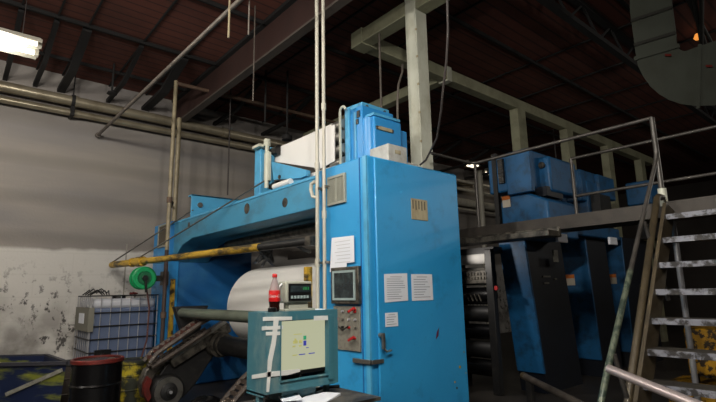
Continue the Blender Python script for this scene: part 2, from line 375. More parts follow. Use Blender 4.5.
# rusty cross pipe from the left pole
YP = 8.55
c1 = on(1, YP, 176, 83); c2 = on(1, YP, 314, 117)
single('cross_pipe', MB().tube([c1, c2, (9.5, YP, c2.z)], .035, 10), 'rust', 'thin rusty horizontal pipe running right from the top of the tall pole', 'pipe')
pl = thing('tall_pole', 'tall thin tan pole rising beside the far blue pillar to the cross pipe', 'pole', (c1.x, YP, 0))
zs_ = on(1, YP, 168, 250).z
MB().cyl((c1.x, YP, zs_), (c1.x, YP, c1.z+.04), .035, n=12).build('tube', 'pipe_tan', pl)
note(MB().cyl((c1.x, YP, 0), (c1.x, YP, zs_), .035, n=12).build('lower_tube', pm('dark rust', (70, 54, 48), .7, dirt=(34, 28, 26), amt=.7, scale=7), pl), 'dark rusty lower tube')
for pz in (on(1, YP, 165, 315).z, on(1, YP, 170, 200).z): MB().cyl((c1.x, YP, pz-.05), (c1.x, YP, pz+.05), .05, n=12).build('coupling', 'rust', pl)
q = on(1, YP, 168, 200); MB().tube([(c1.x, YP, q.z), (c1.x+.12, YP+.2, q.z), (c1.x+.22, 9.1, q.z-.02)], .025, 8).build('bracket', 'rust', pl)
q = on(1, 8.9, 183, 125)
single('short_pole', MB().cyl((q.x, 9.1, 2.925), (q.x, 9.1, q.z+.2), .042, n=12), 'pipe_tan', 'shorter tan pole standing on the far blue pillar top behind the tall pole', 'pole')
# hanging rods
def rod(px, ytop, ybot, d, r, mat, label):
    b = at(d, px, ybot); single('hanging_rod', MB().cyl(b, (b.x, b.y, ZC), r, n=8), mat, label, 'rod')
rod(227.5, 40, 195, 9.3, .014, 'pipe_dark', 'thin dark rod hanging in front of the back wall down to the beam')
rod(253, 70, 101, 7, .01, 'pipe_dull', 'thin rod hanging from the roof down to the rusty cross pipe')
rod(228.5, 0, 38, 5.3, .012, 'pipe_tan', 'short pale rod hanging high up left of the girder')
rod(248.5, 0, 35, 5.2, .009, 'pipe_dull', 'thinnest grey rod hanging high up beside the girder')
# pendant sprinkler drops along wall (short ones with round plates)
q = on(1, 9.3, 112, 92)
single('sprinkler_drop', MB().cyl((q.x, 9.3, q.z), (q.x, 9.3, ZC), .02, n=8).lathe((q.x, 9.3, q.z-.04), [(.02, .06), (.07, .04), (.09, 0)], n=14), 'joist', 'small dark sprinkler drop with round plate high on the left', 'sprinkler')
for i, (px, py) in enumerate(((265, 122), (287, 136))):
    q = at(9.2, px, py); m = MB().cyl((q.x, q.y, q.z), (q.x, q.y, ZC), .02, n=8)
    if i: m.lathe((q.x, q.y, q.z-.08), [(.03, .12), (.1, .08), (.1, 0), (.04, -.02)], n=14)
    single('roof_drop', m, 'joist', ('thin dark drop pipe above the far splicer bracket', 'dark drop pipe with round bulb end above the white web')[i], 'drop pipe')
# dark beam stub up there
a = on(2, 5.15, 262, 133); b = on(2, 5.15, 300, 112)
# ------------------------------------------------------------------ reel stand: near cabinet
CX0, CX1, CY0, CY1, CZ = 3.04, 4.44, 3.42, 4.28, 2.925
cab = thing('control_cabinet', 'tall bright blue machine cabinet with posted papers and a control panel', 'cabinet', (3.7, 3.85, 0))
MB().box(CX0, CX1, CY0, CY1, .04, CZ).build('body', 'blue_cab', cab, .02)
MB().box(CX0+.03, CX1-.03, CY0+.03, CY1-.03, 0, .06).build('plinth', 'black', cab)
# door skin on the -Y face
dr = MB().box(CX0+.08, CX1-.03, CY0-.03, CY0+.002, .12, CZ-.02).build('door', 'blue_cab', cab, .012)
q = on(1, CY0-.03, 380, 343)
h = MB().cyl((q.x, CY0-.03, q.z+.07), (q.x, CY0-.07, q.z+.07), .022, n=14).box(q.x-.012, q.x+.012, CY0-.09, CY0-.065, q.z-.05, q.z+.09).tube([(q.x, CY0-.078, q.z-.04), (q.x+.03, CY0-.085, q.z-.075), (q.x+.1, CY0-.075, q.z-.07)], .01, 8)
h.build('handle', 'steel', dr)
# corner post strips
MB().box(CX0-.012, CX0+.01, CY0+.0, CY0+.05, .05, CZ-.01).build('corner_strip', 'blue_hi', cab)
MB().box(CX0-.01, CX0+.01, CY0+.1, CY0+.11, .05, CZ-.01).build('seam', 'blue_deep', cab)
# latch across the corner
q1 = on(0, CX0-.01, 354, 360)
MB().box(CX0-.03, CX0-.008, CY0+.02, q1.y, q1.z-.02, q1.z+.02).build('latch', 'steel', cab, .003)
MB().box(CX0-.035, CX0-.01, CY0-.02, CY0+.06, q1.z-.015, q1.z+.022).box(CX0-.02, CX0+.12, CY0-.045, CY0-.028, q1.z-.015, q1.z+.022).build('hasp', 'steel', cab, .003)
# vent on left face
a = on(0, CX0-.01, 328, 178); b = on(0, CX0-.01, 346, 202)
vt = MB().frame(0, CX0-.025, b.y, a.y, b.z, a.z-.0, .025, .03).build('vent', 'vent', cab)
vm = MB().box(CX0-.008, CX0+.005, b.y+.02, a.y-.02, b.z+.02, a.z-.02); vm.build('vent_backing', 'louvre', vt)
vl = MB(); n = 12
for i in range(n):
    yy = b.y+.03+(a.y-b.y-.06)*i/(n-1); vl.box(CX0-.018, CX0-.004, yy-.004, yy+.004, b.z+.025, a.z-.025)
vl.box(CX0-.022, CX0-.004, (a.y+b.y)/2-.008, (a.y+b.y)/2+.008, b.z+.02, a.z-.02)
vl.build('louvre', 'vent', vt)
# pale plate on the door
a = on(1, CY0-.035, 411, 198); b = on(1, CY0-.035, 428, 221)
pp = MB().box(a.x, b.x, CY0-.038, CY0-.028, b.z, a.z).build('name_plate', 'cream', cab, .002)
lm = MB()
for i in range(5): lm.box(a.x+.015+i*.045, a.x+.03+i*.045, CY0-.04, CY0-.037, a.z-.11-.01*(i % 2), a.z-.02)
lm.build('plate_marks', 'louvre', pp)
# operator screen
a = on(0, CX0-.02, 333, 268); b = on(0, CX0-.02, 361, 304)
sc = MB().box(CX0-.05, CX0, b.y, a.y, b.z, a.z).build('operator_screen', 'greasy', cab, .006); note(sc, 'dark framed operator screen')
MB().frame(0, CX0-.062, b.y+.04, a.y-.04, b.z+.035, a.z-.035, .022, .015).build('screen_trim', 'screen_trim', sc)
MB().box(CX0-.054, CX0-.049, b.y+.06, a.y-.06, b.z+.055, a.z-.055).build('display', 'screen_dark', sc)
# switch panel with knobs
a = on(0, CX0-.01, 334, 306); b = on(0, CX0-.01, 361, 352)
sp = MB().box(CX0-.018, CX0, b.y, a.y, b.z, a.z).build('switch_panel', 'plate', cab, .003); note(sp, 'speckled grey switch panel')
for i in range(4):
    for j in range(3):
        yy = a.y-.06-i*(a.y-b.y-.12)/3; zz = a.z-.05-j*.075
        if (i, j) in ((0, 0),): continue
        mt = ['chrome', 'blackp', 'steel', 'chrome', 'red'][(i*3+j*4) % 5]
        MB().cyl((CX0-.018, yy, zz), (CX0-.04, yy, zz), .013, .011, n=12).build('knob', mt, sp)
for yy, zz in ((b.y+.06, a.z-.03), (b.y+.07, b.z+.12)):
    MB().cyl((CX0-.018, yy, zz), (CX0-.07, yy, zz), .012, n=10).bar((CX0-.07, yy-.045, zz+.02), (CX0-.07, yy+.045, zz-.02), .012, .02).build('valve_handle', 'red', sp)
tp = MB().tube([(CX0-.05, a.y-.12, b.z+.22), (CX0-.06, a.y-.2, b.z+.19), (CX0-.05, a.y-.27, b.z+.23)], .007, 8); tp.build('pressure_hose', 'blackp', sp)
q = on(1, 4.36, 306.5, 267); MB().box(q.x-.035, q.x+.035, 4.3, 4.36, .1, q.z).build('guard_strip', 'yellow', cab)
# grime: yellow and red smears on the door
m = MB()
for px, py, s in ((460, 367, .016), (455, 382, .01), (466, 373, .006), (457, 388, .012), (464, 352, .008)):
    q = on(1, CY0-.032, px, py); m.prism(arc(q, s, 0, 2*PI*11/12, 11, (0, 2)), 1, CY0-.033, CY0-.029)
m.build('paint_smear', 'yellow', dr)
q = on(1, CY0-.032, 437, 334); MB().prism([(q.x-.02, 0, q.z-.05), (q.x+.02, 0, q.z-.02), (q.x+.035, 0, q.z+.06), (q.x+.0, 0, q.z+.02)], 1, CY0-.033, CY0-.029).build('ink_smear', pm('magenta ink smear', (92, 20, 60), .5), dr)

# posted papers: things hanging on the cabinet
def posted_y(px0, py0, px1, py1, label, rows, name='posted_paper', tilt=0., head=False):
    y = CY0-.033; a = on(1, y, px0, py0); b = on(1, y, px1, py1)
    r = thing(name, label, 'paper', ((a.x+b.x)/2, y, b.z), 'papers posted on the blue cabinet')
    MB().add([(a.x, y-.003, a.z), (b.x, y-.003, a.z+tilt), (b.x, y-.003, b.z+tilt), (a.x, y-.003, b.z), (a.x, y, a.z), (b.x, y, a.z+tilt), (b.x, y, b.z+tilt), (a.x, y, b.z)], [(0, 1, 2, 3), (4, 7, 6, 5), (0, 4, 5, 1), (1, 5, 6, 2), (2, 6, 7, 3), (3, 7, 4, 0)]).build('sheet', 'sheet', r)
    m = MB(); W = b.x-a.x; H = a.z-b.z; rnd = random.Random(int(px0))
    for i in range(rows):
        z = a.z-.06*H-(i+.5)*H*.86/rows; l = W*(.45+.35*rnd.random()); xs = a.x+W*.1
        if i < 1: xs = a.x+W*.25; l = W*.5
        m.box(xs, xs+l, y-.0042, y-.0028, z-.1*H/rows, z+.1*H/rows)
    m.build('printed_lines', 'ink', r)
posted_y(384, 274, 408, 301.5, 'white printed sheet on the cabinet door, left of the pair', 11, tilt=.01)
posted_y(411, 274, 433, 300, 'white printed sheet on the cabinet door, right of the pair', 9)
posted_y(385, 313, 398, 326, 'small white notice below the printed pair on the cabinet door', 5, name='small_notice')
# sheet hung on the -X face
x = CX0-.02; pts = [on(0, x, 332, 238), on(0, x, 354, 235.5), on(0, x, 354.5, 262), on(0, x, 347, 263), on(0, x, 346, 271), on(0, x, 330, 272)]
r = thing('posted_paper', 'blank looking white sheet hung above the operator screen', 'paper', pts[5], 'papers posted on the blue cabinet')
MB().prism(pts, 0, x-.003, x).build('sheet', 'sheet', r)
m = MB()
for i in range(7):
    z = pts[0].z-.05-i*.035; m.box(x-.0042, x-.0028, pts[1].y+.06, pts[0].y-.05-.02*(i % 3), z-.003, z+.003)
m.build('printed_lines', pm('pale print', (196, 198, 204), .8), r)

# white pipes in front of the cabinet
for i, (px, r_) in enumerate(((316.8, .021), (323.6, .019))):
    q = on(0, 2.975, px+.6, 200)
    root = thing('vertical_pipe', ('left of the two pale vertical pipes in front of the cabinet', 'right of the two pale vertical pipes in front of the cabinet')[i], 'pipe', (q.x, q.y, 0))
    MB().cyl((q.x, q.y, 0), (q.x, q.y, ZC), r_, n=12).build('tube', 'pipe_white', root)
    for zz in ((2.95, 1.9), (2.4, 3.6))[i]: MB().cyl((q.x, q.y, zz-.04), (q.x, q.y, zz+.04), r_*1.4, n=12).build('coupling', 'pipe_white', root)
    for zz in (1.9, 2.7): MB().box(q.x-.01, CX0+.01, q.y-.03, q.y+.03, zz-.012, zz+.012).build('clamp', 'steel', root)
    if i == 0: MB().tube([(q.x-.02, q.y+.02, 2.78), (q.x-.03, q.y+.07, 2.76), (q.x-.03, q.y+.08, 2.7), (q.x-.02, q.y+.06, 2.62), (q.x, q.y+.0, 2.6)], .02, 8).build('trap_elbow', 'pipe_white', root)

# ------------------------------------------------------------------ far pillar
FY0, FY1 = 8.8, 9.62
fp = thing('side_frame', 'far blue side pillar of the reel stand beside the liquid tote', 'machine frame', (4.3, 9.2, 0))
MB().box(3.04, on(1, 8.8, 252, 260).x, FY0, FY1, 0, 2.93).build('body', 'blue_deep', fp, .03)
MB().box(3.0, 3.06, FY0-.02, FY1+.0, 0.02, 2.91).box(3.0, 3.2, FY0-.03, FY0+.002, .02, 2.9).build('outer_cover', 'blue', fp, .015)
a = on(0, 2.99, 159, 226); b = on(0, 2.99, 167, 246)
vt = MB().frame(0, 2.975, b.y, a.y, b.z, a.z, .03, .03).build('vent', 'vent', fp); MB().box(2.99, 3.01, b.y, a.y, b.z, a.z).build('louvre', 'louvre', vt)
a = on(1, FY0-.05, 173, 279); b = on(1, FY0-.05, 173, 335)
MB().box(a.x-.04, a.x+.04, FY0-.06, FY0-.02, .5, a.z).build('guard_strip', 'yellow', fp); 
# ------------------------------------------------------------------ cross beam
cb = thing('cross_beam', 'long blue overhead beam bridging the near cabinet and far pillar', 'beam', (3.3, 6.5, 2.45))
bx0, bx1 = 3.08, 3.75
zt = on(0, bx0, 309, 179).z; zb = on(0, bx0, 311, 209).z
body = MB().prism([(0, 4.285, zt), (0, 4.285, zb), (0, 7.9, zb), (0, 8.35, zb-.08), (0, 8.79, zb-.35), (0, 8.79, zt)], 0, bx0, bx1).build('web_plate', 'blue_worn', cb, .01)
MB().box(bx0-.01, bx1+.02, 4.285, 8.79, zt-.015, zt+.015).build('top_edge', 'blue_hi', cb)
for px, py, r_ in ((189, 225, .05), (247, 208.5, .075), (285, 202.5, .06)):
    q = on(0, bx0, px, py); MB().cyl((bx0-.004, q.y, q.z), (bx0+.02, q.y, q.z), r_, n=18).build('hole', 'greasy', body)
MB().prism([(0, 4.285, zb+.01), (0, 7.9, zb+.01), (0, 7.9, zb+.06), (0, 4.285, zb+.06)], 0, bx1-.01, 4.2).build('under_tray', pm('dirty grey blue plate', (112, 122, 128), .6, dirt=(58, 58, 56), amt=.8, scale=4, lo=.42, hi=.62, stretch=(1, .4, 1)), cb)
MB().cyl((bx0+.5, 4.3, zb-.12), (bx0+.5, 7.6, zb-.12), .07, n=14).build('idler', 'greasy', cb)
# bright blue box beam crossing above at the far end
q = on(1, 8.25, 192, 194); q2 = on(1, 8.25, 192, 210.5)
xb = thing('cross_box', 'short bright blue box beam lying over the far end of the bridge beam', 'beam', (q.x+.8, 8.4, zt+.02))
MB().box(q.x, q.x+1.6, 8.25, 8.29, zt+.03, q.z).box(q.x, q.x+1.6, 8.25, 8.42, q.z-.03, q.z).box(q.x, q.x+1.6, 8.25, 8.42, zt+.016, zt+.04).build('body', 'blue_hi', xb, .005)
qq = on(1, 8.24, 200, 205); MB().cyl((qq.x, 8.25, qq.z), (qq.x, 8.22, qq.z), .045, n=14).build('bolt', 'steel', xb)

# ------------------------------------------------------------------ web guide on top
wx = 3.32
far = thing('web_bracket', 'far pale blue roller bracket standing on the bridge beam left of the white web', 'bracket', (3.35, 5.75, zt+.02))
MB().box(3.22, 3.28, 5.88, 6.05, zt+.018, 3.66).build('side_plate', 'blue_hi', far, .01)
MB().box(3.24, 3.3, 5.62, 5.88, zt+.018, 3.58).build('roller_housing', 'blue_worn', far, .01)
MB().box(3.28, 3.5, 5.98, 6.08, zt+.018, 3.66).build('back_plate', 'blue_hi', far, .01)
m = MB().cyl((3.3, 5.5, 3.52), (3.3, 5.66, 3.52), .07, n=18); m.build('top_roller_end', 'blackp', far)
MB().cyl((3.3, 5.5, 3.02), (3.3, 5.66, 3.02), .07, n=18).build('lower_roller_end', 'blackp', far)
MB().box(3.19, 3.23, 5.6, 5.72, 3.1, 3.5).cyl((3.2, 5.66, 3.0), (3.2, 5.66, 3.6), .03, n=10).build('guide_rail', 'galv', far)
MB().box(3.15, 3.3, 5.8, 6.0, 3.62, 3.66).cyl((3.25, 5.75, 3.62), (3.25, 5.75, 3.72), .05, n=12).build('cap', 'galv', far)
wb = thing('paper_web', 'white paper web stretched between the two blue roller brackets above the beam', 'paper web', (3.33, 4.8, 3.0))
pts = [on(0, wx, *q) for q in ((274, 149), (334.3, 124.5), (334.3, 161), (320, 168.5), (274, 161.5))]
MB().prism(pts, 0, wx, wx+.012).build('web', 'paper', wb)
a = on(0, wx+.07, 276, 149.5); b = on(0, wx+.07, 335, 126)
MB().cyl((wx+.075, a.y, a.z-.075), (wx+.075, b.y, a.z-.075), .075, n=20).build('turn_roller', 'paper', wb)
a = on(0, 3.2, 280, 185); MB().cyl((3.2, 5.45, a.z), (3.2, 5.05, a.z), .04, n=18).build('lower_tension_roller', 'paper', wb)
MB().cyl((wx+.07, 5.5, 3.0), (wx+.07, 4.3, 3.0), .07, n=20).build('lower_roller', 'paper', wb)
gp = thing('guide_plate', 'bright blue wedge shaped guide plate under the white web', 'guide plate', (3.25, 5.0, zt+.02))
pts = [on(0, 3.25, *q) for q in ((274, 162), (309, 170.5), (309, 176), (303, 178.5), (276, 180))]
MB().prism(pts, 0, 3.21, 3.27).build('plate', 'blue_hi', gp)
q = on(0, 3.2, 279, 177); MB().cyl((3.2, q.y, q.z), (3.215, q.y, q.z), .03, n=12).build('bolt', 'greasy', gp)
MB().box(3.24, 3.26, pts[2].y, pts[0].y-.05, zt+.016, 3.02).build('foot', 'blue_worn', gp)
# near unit on cabinet top
nu = thing('splicer_head', 'blue splicer head with label plate standing on top of the tall cabinet', 'machine', (3.7, 3.95, CZ))
Z0 = CZ
HX = 3.42
a = on(0, HX, 350, 105); b = on(0, HX, 362, 104.5)
yb_, yf_ = a.y, on(0, HX, 362, 110).y
MB().box(HX, HX+.5, yf_, yb_, Z0, b.z).build('side_housing', 'blue', nu, .01)
e_ = on(0, HX-.02, 345, 108)
MB().box(HX-.03, HX+.0, yb_-.01, e_.y, Z0, e_.z-.02).build('edge_plate', 'blue_hi', nu, .006)
MB().box(HX-.015, HX+.02, yf_+.1, yf_+.13, Z0, b.z-.06).build('housing_rib', 'blue_hi', nu, .004)
fy = 3.78
a = on(1, fy, 374, 113.5); b = on(1, fy, 401, 121)
lx = a.x; rx = b.x
fb = MB().box(lx, rx, fy, 4.0, Z0, a.z-.02).build('front_box', 'blue', nu, .015)
MB().cyl((lx+.03, fy+.12, Z0), (lx+.03, fy+.12, a.z-.03), .09, n=18).build('rounded_side', 'blue', nu)
q = on(1, fy-.01, 376.5, 125.5); q2 = on(1, fy-.01, 393.5, 134)
lp = MB().box(q.x, q2.x, fy-.014, fy+.002, q2.z+.01, q.z).build('label_plate', 'greasy', fb); MB().box(q.x+.03, q2.x-.03, fy-.02, fy-.012, (q.z+q2.z)/2-.015, (q.z+q2.z)/2+.025).build('label_strip', 'cream', fb)
MB().box(lx-.02, rx-.03, fy-.015, 4.0, a.z-.02, a.z+.012).build('lid_edge', 'blue_hi', fb, .004)
a = on(1, 4.0, 361, 102); b = on(1, 4.0, 388, 112)
MB().prism([(0, 3.98, a.z-.1), (0, 4.3, a.z-.1), (0, 4.3, a.z+.02), (0, 3.98, a.z)], 0, a.x, b.x).build('top_slab', 'blue_hi', nu, .008)
for u_ in (.15, .8): MB().cyl((a.x+(b.x-a.x)*u_, 3.965, a.z-.05), (a.x+(b.x-a.x)*u_, 3.98, a.z-.05), .02, n=10).build('bolt', 'greasy', nu)
MB().box(a.x, b.x+.06, 3.96, 4.2, Z0, a.z-.1).build('rear_housing', 'blue', nu, .008)
q = on(1, 3.95, 404, 133); MB().box(rx, q.x, 3.9, 4.1, Z0, q.z).build('right_box', 'blue', nu, .01)
m = MB()
for zz in (3.08, 3.24, 3.4, 3.54): m.cyl((HX-.02, e_.y, zz), (HX-.02, 4.42, zz), .065, n=16)
m.build('guide_roller', 'steel', nu)
MB().box(HX+.05, HX+.08, yb_-.02, 4.42, Z0, 3.58).build('roller_mount', 'greasy', nu)
q = on(0, HX-.1, 340, 112); MB().cyl((HX-.1, q.y, Z0), (HX-.1, q.y, q.z), .018, n=10).tube(arc((HX-.1, q.y-.05, q.z), .05, 0, PI, 6, (1, 2)), .015, 8).build('air_pipe', 'galv', nu)
q = on(0, HX, 357, 122); MB().box(HX-.012, HX+.002, q.y-.03, q.y+.03, q.z-.03, q.z+.03).build('slot', 'blackp', nu)
q = on(0, HX, 359, 114); MB().box(HX-.012, HX+.002, q.y-.02, q.y+.03, q.z-.04, q.z+.04).build('slot', 'blackp', nu)
# white block
m = MB().box(3.26, 3.86, 3.47, 3.72, CZ, CZ+.18)
a = on(1, 3.47, 388, 142.5); a2 = on(1, 3.47, 407, 148)
wz = (a.z+a2.z)/2
wbk = MB().box(a.x, a2.x, 3.47, 3.76, CZ, wz)
wd = thing('timber_block', 'whitewashed timber block sitting at the front of the cabinet top', 'block', ((a.x+a2.x)/2, 3.6, CZ))
wbk.build('block', 'wood', wd, .01)
MB().box(a.x+.1, a.x+.18, 3.463, 3.47, CZ+.1, CZ+.14).build('knot', 'cream', wd)
single('timber_offcut', MB().box(a2.x+.01, a2.x+.2, 3.5, 3.72, CZ, CZ+.045), 'wood', 'thin pale timber offcut lying beside the whitewashed block', 'board', bevel=.005)

# ------------------------------------------------------------------ yellow guard bar
A = Vector((2.97, 4.28, 2.14)); B = on(1, 10.05, 112, 265)
dv = (B-A).normalized(); Lg = (B-A).length
yb = thing('yellow_bar', 'long chipped yellow bar with black section slung below the blue beam', 'bar', A)
tj = (8.75-A.y)/dv.y
J = A+dv*tj
tk = (A.y*0+6.1-A.y)/dv.y
MB().cyl(A, A+dv*.95, .045, n=14).build('near_section', 'black', yb)
note(MB().cyl(A+dv*.95, J, .05, n=14).build('middle_section', 'yellow', yb), 'chipped yellow section')
MB().cyl(J, B, .06, n=14).build('far_section', 'yellow', yb)
MB().cyl(J-dv*.12, J+dv*.12, .085, n=14).build('clamp', 'yellow', yb); MB().cyl(J+dv*.3, J+dv*.36, .08, n=14).build('clamp', 'yellow', yb)
MB().bar(J, (3.02, J.y+.1, J.z), .05, .05).build('bracket_arm', 'blue_worn', yb)
MB().bar(A-dv*.05, A+dv*.04, .1, .1).build('end_clamp', 'greasy', yb)
e = on(1, 8.24, 193, 210)
single('stay_rod', MB().tube([B+Vector((0, 0, .05)), e], .014, 8), 'steel', 'thin grey stay rod rising from the outer end of the yellow bar', 'rod')
e2 = on(0, 3.19, 266, 180)
single('stay_rod', MB().tube([J+Vector((0, 0, .08)), e2], .012, 8), 'steel', 'thin grey stay rod rising from the yellow bar clamp to the web bracket', 'rod')

# ------------------------------------------------------------------ paper reel
RY0, RY1 = 4.6, 7.35; rc = (4.1, 0, 1.385); rr = .625
rl = thing('paper_reel', 'huge white paper roll hanging in the reel stand', 'paper roll', (rc[0], 6., rc[2]-rr))
MB().lathe((rc[0], RY0, rc[2]), [(.1, 0), (rr-.01, 0), (rr, .01), (rr, RY1-RY0-.01), (rr-.01, RY1-RY0), (.1, RY1-RY0)], (0, 1, 0), 72).build('roll', 'paper', rl)
MB().cyl((rc[0], RY0-.2, rc[2]), (rc[0], RY1+.35, rc[2]), .08, n=18).build('core_shaft', 'steel', rl)
# reel arms (spider)
sd = thing('reel_arm', 'greasy black pivoting reel arm with round brake housing and ribbed belt tracks', 'machine arm', (2.75, 7.5, 0))
YA = 7.4
W = lambda x, y, Y=YA: on(1, Y, x, y)
wc = W(165, 390); wr = (W(180.5, 390)-wc).length
MB().prism([W(*q) for q in ((160, 374), (168, 362), (224, 326), (232, 338), (214, 356), (196, 384), (183, 398), (172, 402), (158, 392))], 1, YA, YA+.22).build('arm_body', 'black', sd, .02)
MB().prism([W(*q) for q in ((165, 356), (222, 320), (227, 324), (229, 331), (172, 367))], 1, YA-.1, YA+.02).build('arm_rail', 'greasy', sd, .01)
MB().prism([W(*q) for q in ((168, 356.5), (222, 320), (223.5, 322.5), (170, 359.5))], 1, YA-.12, YA-.1).build('rail_edge', 'steel', sd)
hs = MB().lathe((wc.x, YA-.16, wc.z), [(wr*.9, 0), (wr, .03), (wr, .3)], (0, 1, 0), 36).build('brake_housing', 'black', sd)
MB().lathe((wc.x, YA-.2, wc.z), [(.02, -.03), (.05, -.02), (.055, .0), (wr*.5, .015), (wr*.55, .04)], (0, 1, 0), 32).build('hub', 'black', hs)
MB().lathe((wc.x, YA-.168, wc.z), [(wr*.78, 0), (wr*.88, 0), (wr*.88, .01), (wr*.78, .01)], (0, 1, 0), 36).build('ring', 'steel', hs)
MB().cyl((wc.x, YA-.25, wc.z), (wc.x, YA-.2, wc.z), .022, n=12).build('centre_bolt', 'chrome', hs)
rp = [W(146, 376), W(142, 384), W(142, 394), W(146, 401), W(149, 396), W(147, 388), W(150, 379)]
MB().prism(rp, 1, YA-.1, YA+.05).build('reflector', 'red_rust', sd)
MB().prism([W(*q) for q in ((140, 384), (146, 370), (160, 360), (170, 362), (158, 372), (150, 384), (149, 400), (143, 398))], 1, YA, YA+.16).build('arm_shoulder', 'greasy', sd, .02)
def belt(pts, y0, y1, name, parent):
    mm = MB()
    for yy in (y0, y1): MB().tube([(q.x, yy, q.z) for q in pts], .035, 6).build('belt_rail', 'belt', parent)
    for i in range(len(pts)-1):
        a = pts[i]; b = pts[i+1]
        n = max(1, int((b-a).length/.085))
        for k in range(n):
            q = a.lerp(b, (k+.5)/n); mm.bar((q.x, y0, q.z), (q.x, y1, q.z), .035, .05)
    mm.build('cleats', 'rust_red' if y0 == YA-.05 else 'belt', parent)
belt([W(143, 361), W(150, 352), W(172, 337), W(192, 323), W(203, 317)], YA-.05, YA-.3, 'belt_track', sd)
belt([W(147, 366), W(160, 358), W(180, 345), W(205, 329)], YA-.02, YA-.2, 'belt_track', sd)
m = MB().box(0, 0, 0, 0, 0, 0)
b0 = on(1, 5.6, 226, 402); 
b2 = thing('belt_track', 'short ribbed belt track rising behind the console at the picture bottom', 'belt track', (on(1, 6.2, 224, 401).x, 6.2, 0))
belt([on(1, 6.2, 215, 412), on(1, 6.2, 228, 395), on(1, 6.2, 243, 378), on(1, 6.2, 252, 370)], 6.2, 5.95, 'track', b2)
q = on(1, 6.2, 252, 370); MB().bar((q.x, 6.08, q.z), (q.x, 6.08, 0), .08, .08).build('post', 'greasy', b2)
# shafts along the machine
g0 = on(1, 7.75, 181, 313)
gs = thing('idler_shaft', 'grey green round shaft crossing in front of the paper roll', 'shaft', g0)
MB().cyl((g0.x+.02, 4.3, g0.z), (g0.x+.02, 7.75, g0.z), .075, n=20).build('shaft', pm('grey green steel', (104, 112, 98), .45, .1, dirt=(50, 52, 44), amt=.6, scale=4, stretch=(1, .5, 1)), gs)
MB().prism([(g0.x-.1, 0, g0.z+.1), (g0.x+.45, 0, g0.z+.1), (g0.x+.3, 0, g0.z-.35), (g0.x+.1, 0, g0.z-.45)], 1, 7.75, 7.9).build('shaft_bracket', 'black', gs, .01)
MB().bar((g0.x+.2, 7.85, g0.z-.1), (3.3, 8.8, g0.z-.1), .12, .2).build('bracket_arm', 'black', gs)
k0 = W(213, 344)
ks = thing('drive_shaft', 'thick dark greasy shaft below the paper roll', 'shaft', k0)
MB().cyl((k0.x+.05, 4.5, k0.z), (k0.x+.05, YA-.02, k0.z), .14, n=22).build('shaft', 'black', ks)
MB().cyl((k0.x+.05, YA-.2, k0.z), (k0.x+.05, YA-.05, k0.z), .19, n=22).cyl((k0.x+.05, YA-.35, k0.z), (k0.x+.05, YA-.3, k0.z), .16, n=22).build('collar', 'greasy', ks)
MB().box(k0.x-.05, k0.x+.2, 4.5, 4.7, 0, k0.z).build('bearing_block', 'black', ks)
MB().cyl((2.9, 5.2, .75), (3.6, 7.6, .72), .06, n=12)
q = on(1, 7.0, 200, 404)
bw = thing('brake_wheel', 'dark round wheel on edge at the bottom beneath the reel arm', 'wheel', (q.x, 6.3, 0))
q = on(1, 6.3, 206, 424)
MB().lathe((q.x, 6.25, q.z), [(.04, 0), (.28, .0), (.32, .02), (.34, .05), (.34, .14), (.3, .16), (.04, .16)], (0, 1, 0), 36).build('rim', 'drum', bw)
MB().cyl((q.x, 6.2, q.z), (q.x, 6.5, q.z), .05, n=14).bar((q.x, 6.46, q.z), (q.x, 6.46, 0), .12, .08).build('axle_stand', 'greasy', bw)
# machinery glimpsed under the beam near the cabinet
un = thing('splice_carriage', 'greasy grey splicing carriage under the blue beam by the cabinet', 'machine', (3.6, 5.3, 1.9))
m = MB(); rnd = random.Random(5)
P0 = on(1, 7.3, 252, 246); P1 = on(1, 7.3, 276, 268)
for i in range(9):
    a = Vector((P0.x+rnd.random()*(P1.x-P0.x), 7.3+rnd.random()*.3, P0.z-.02)); b = Vector((P0.x+rnd.random()*(P1.x-P0.x), 7.2+rnd.random()*.3, P1.z+rnd.random()*.15)); m.bar(a, b, .05, .03)
m.box(P0.x, P1.x, 7.25, 7.6, P0.z-.03, P0.z+.08); m.build('linkage', pm('grey casting', (170, 172, 174), .5, .3, dirt=(50, 50, 50), amt=.8, scale=9), un)
MB().box(P0.x+.1, P1.x-.1, 7.3, 7.5, P0.z+.05, 2.5).build('hanger', 'greasy', un)
MB().tube([on(0, 3.6, 310, 252), on(0, 3.6, 303, 249), on(0, 3.6, 295, 245)], .022, 8).build('lever', 'blackp', un)
MB().box(3.7, 3.8, 4.9, 7.3, P0.z+.06, P0.z+.12).build('slide_bar', 'greasy', un)

# vertical conduit + yellow strap on pillar foot are above; hose reel
hc = on(1, 8.55, 144.5, 278); hr = (on(1, 8.55, 156.3, 278)-hc).length
hrl = thing('hose_reel', 'green hose reel bracketed to the far blue pillar above the tote', 'hose reel', (hc.x, 8.6, hc.z))
MB().lathe((hc.x, 8.55, hc.z), [(hr*.55, 0.0), (hr*.6, -.02), (hr*.9, -.02), (hr, -.005), (hr, .02), (hr*.5, .02)], (0, 1, 0), 36).build('front_flange', 'green', hrl)
MB().lathe((hc.x, 8.72, hc.z), [(hr*.3, 0), (hr, 0), (hr, .02), (hr*.3, .02)], (0, 1, 0), 36).build('rear_flange', 'green', hrl)
MB().cyl((hc.x, 8.53, hc.z), (hc.x, 8.73, hc.z), hr*.55, n=28).build('drum', pm('dark green plastic', (10, 96, 58), .4), hrl)
m = MB()
for i in range(5): m.lathe((hc.x, 8.575+i*.03, hc.z), [(hr*.6, -.013), (hr*.72, -.008), (hr*.76, 0), (hr*.72, .008), (hr*.6, .013)], (0, 1, 0), 28)
m.build('hose_coil', 'rubber', hrl)
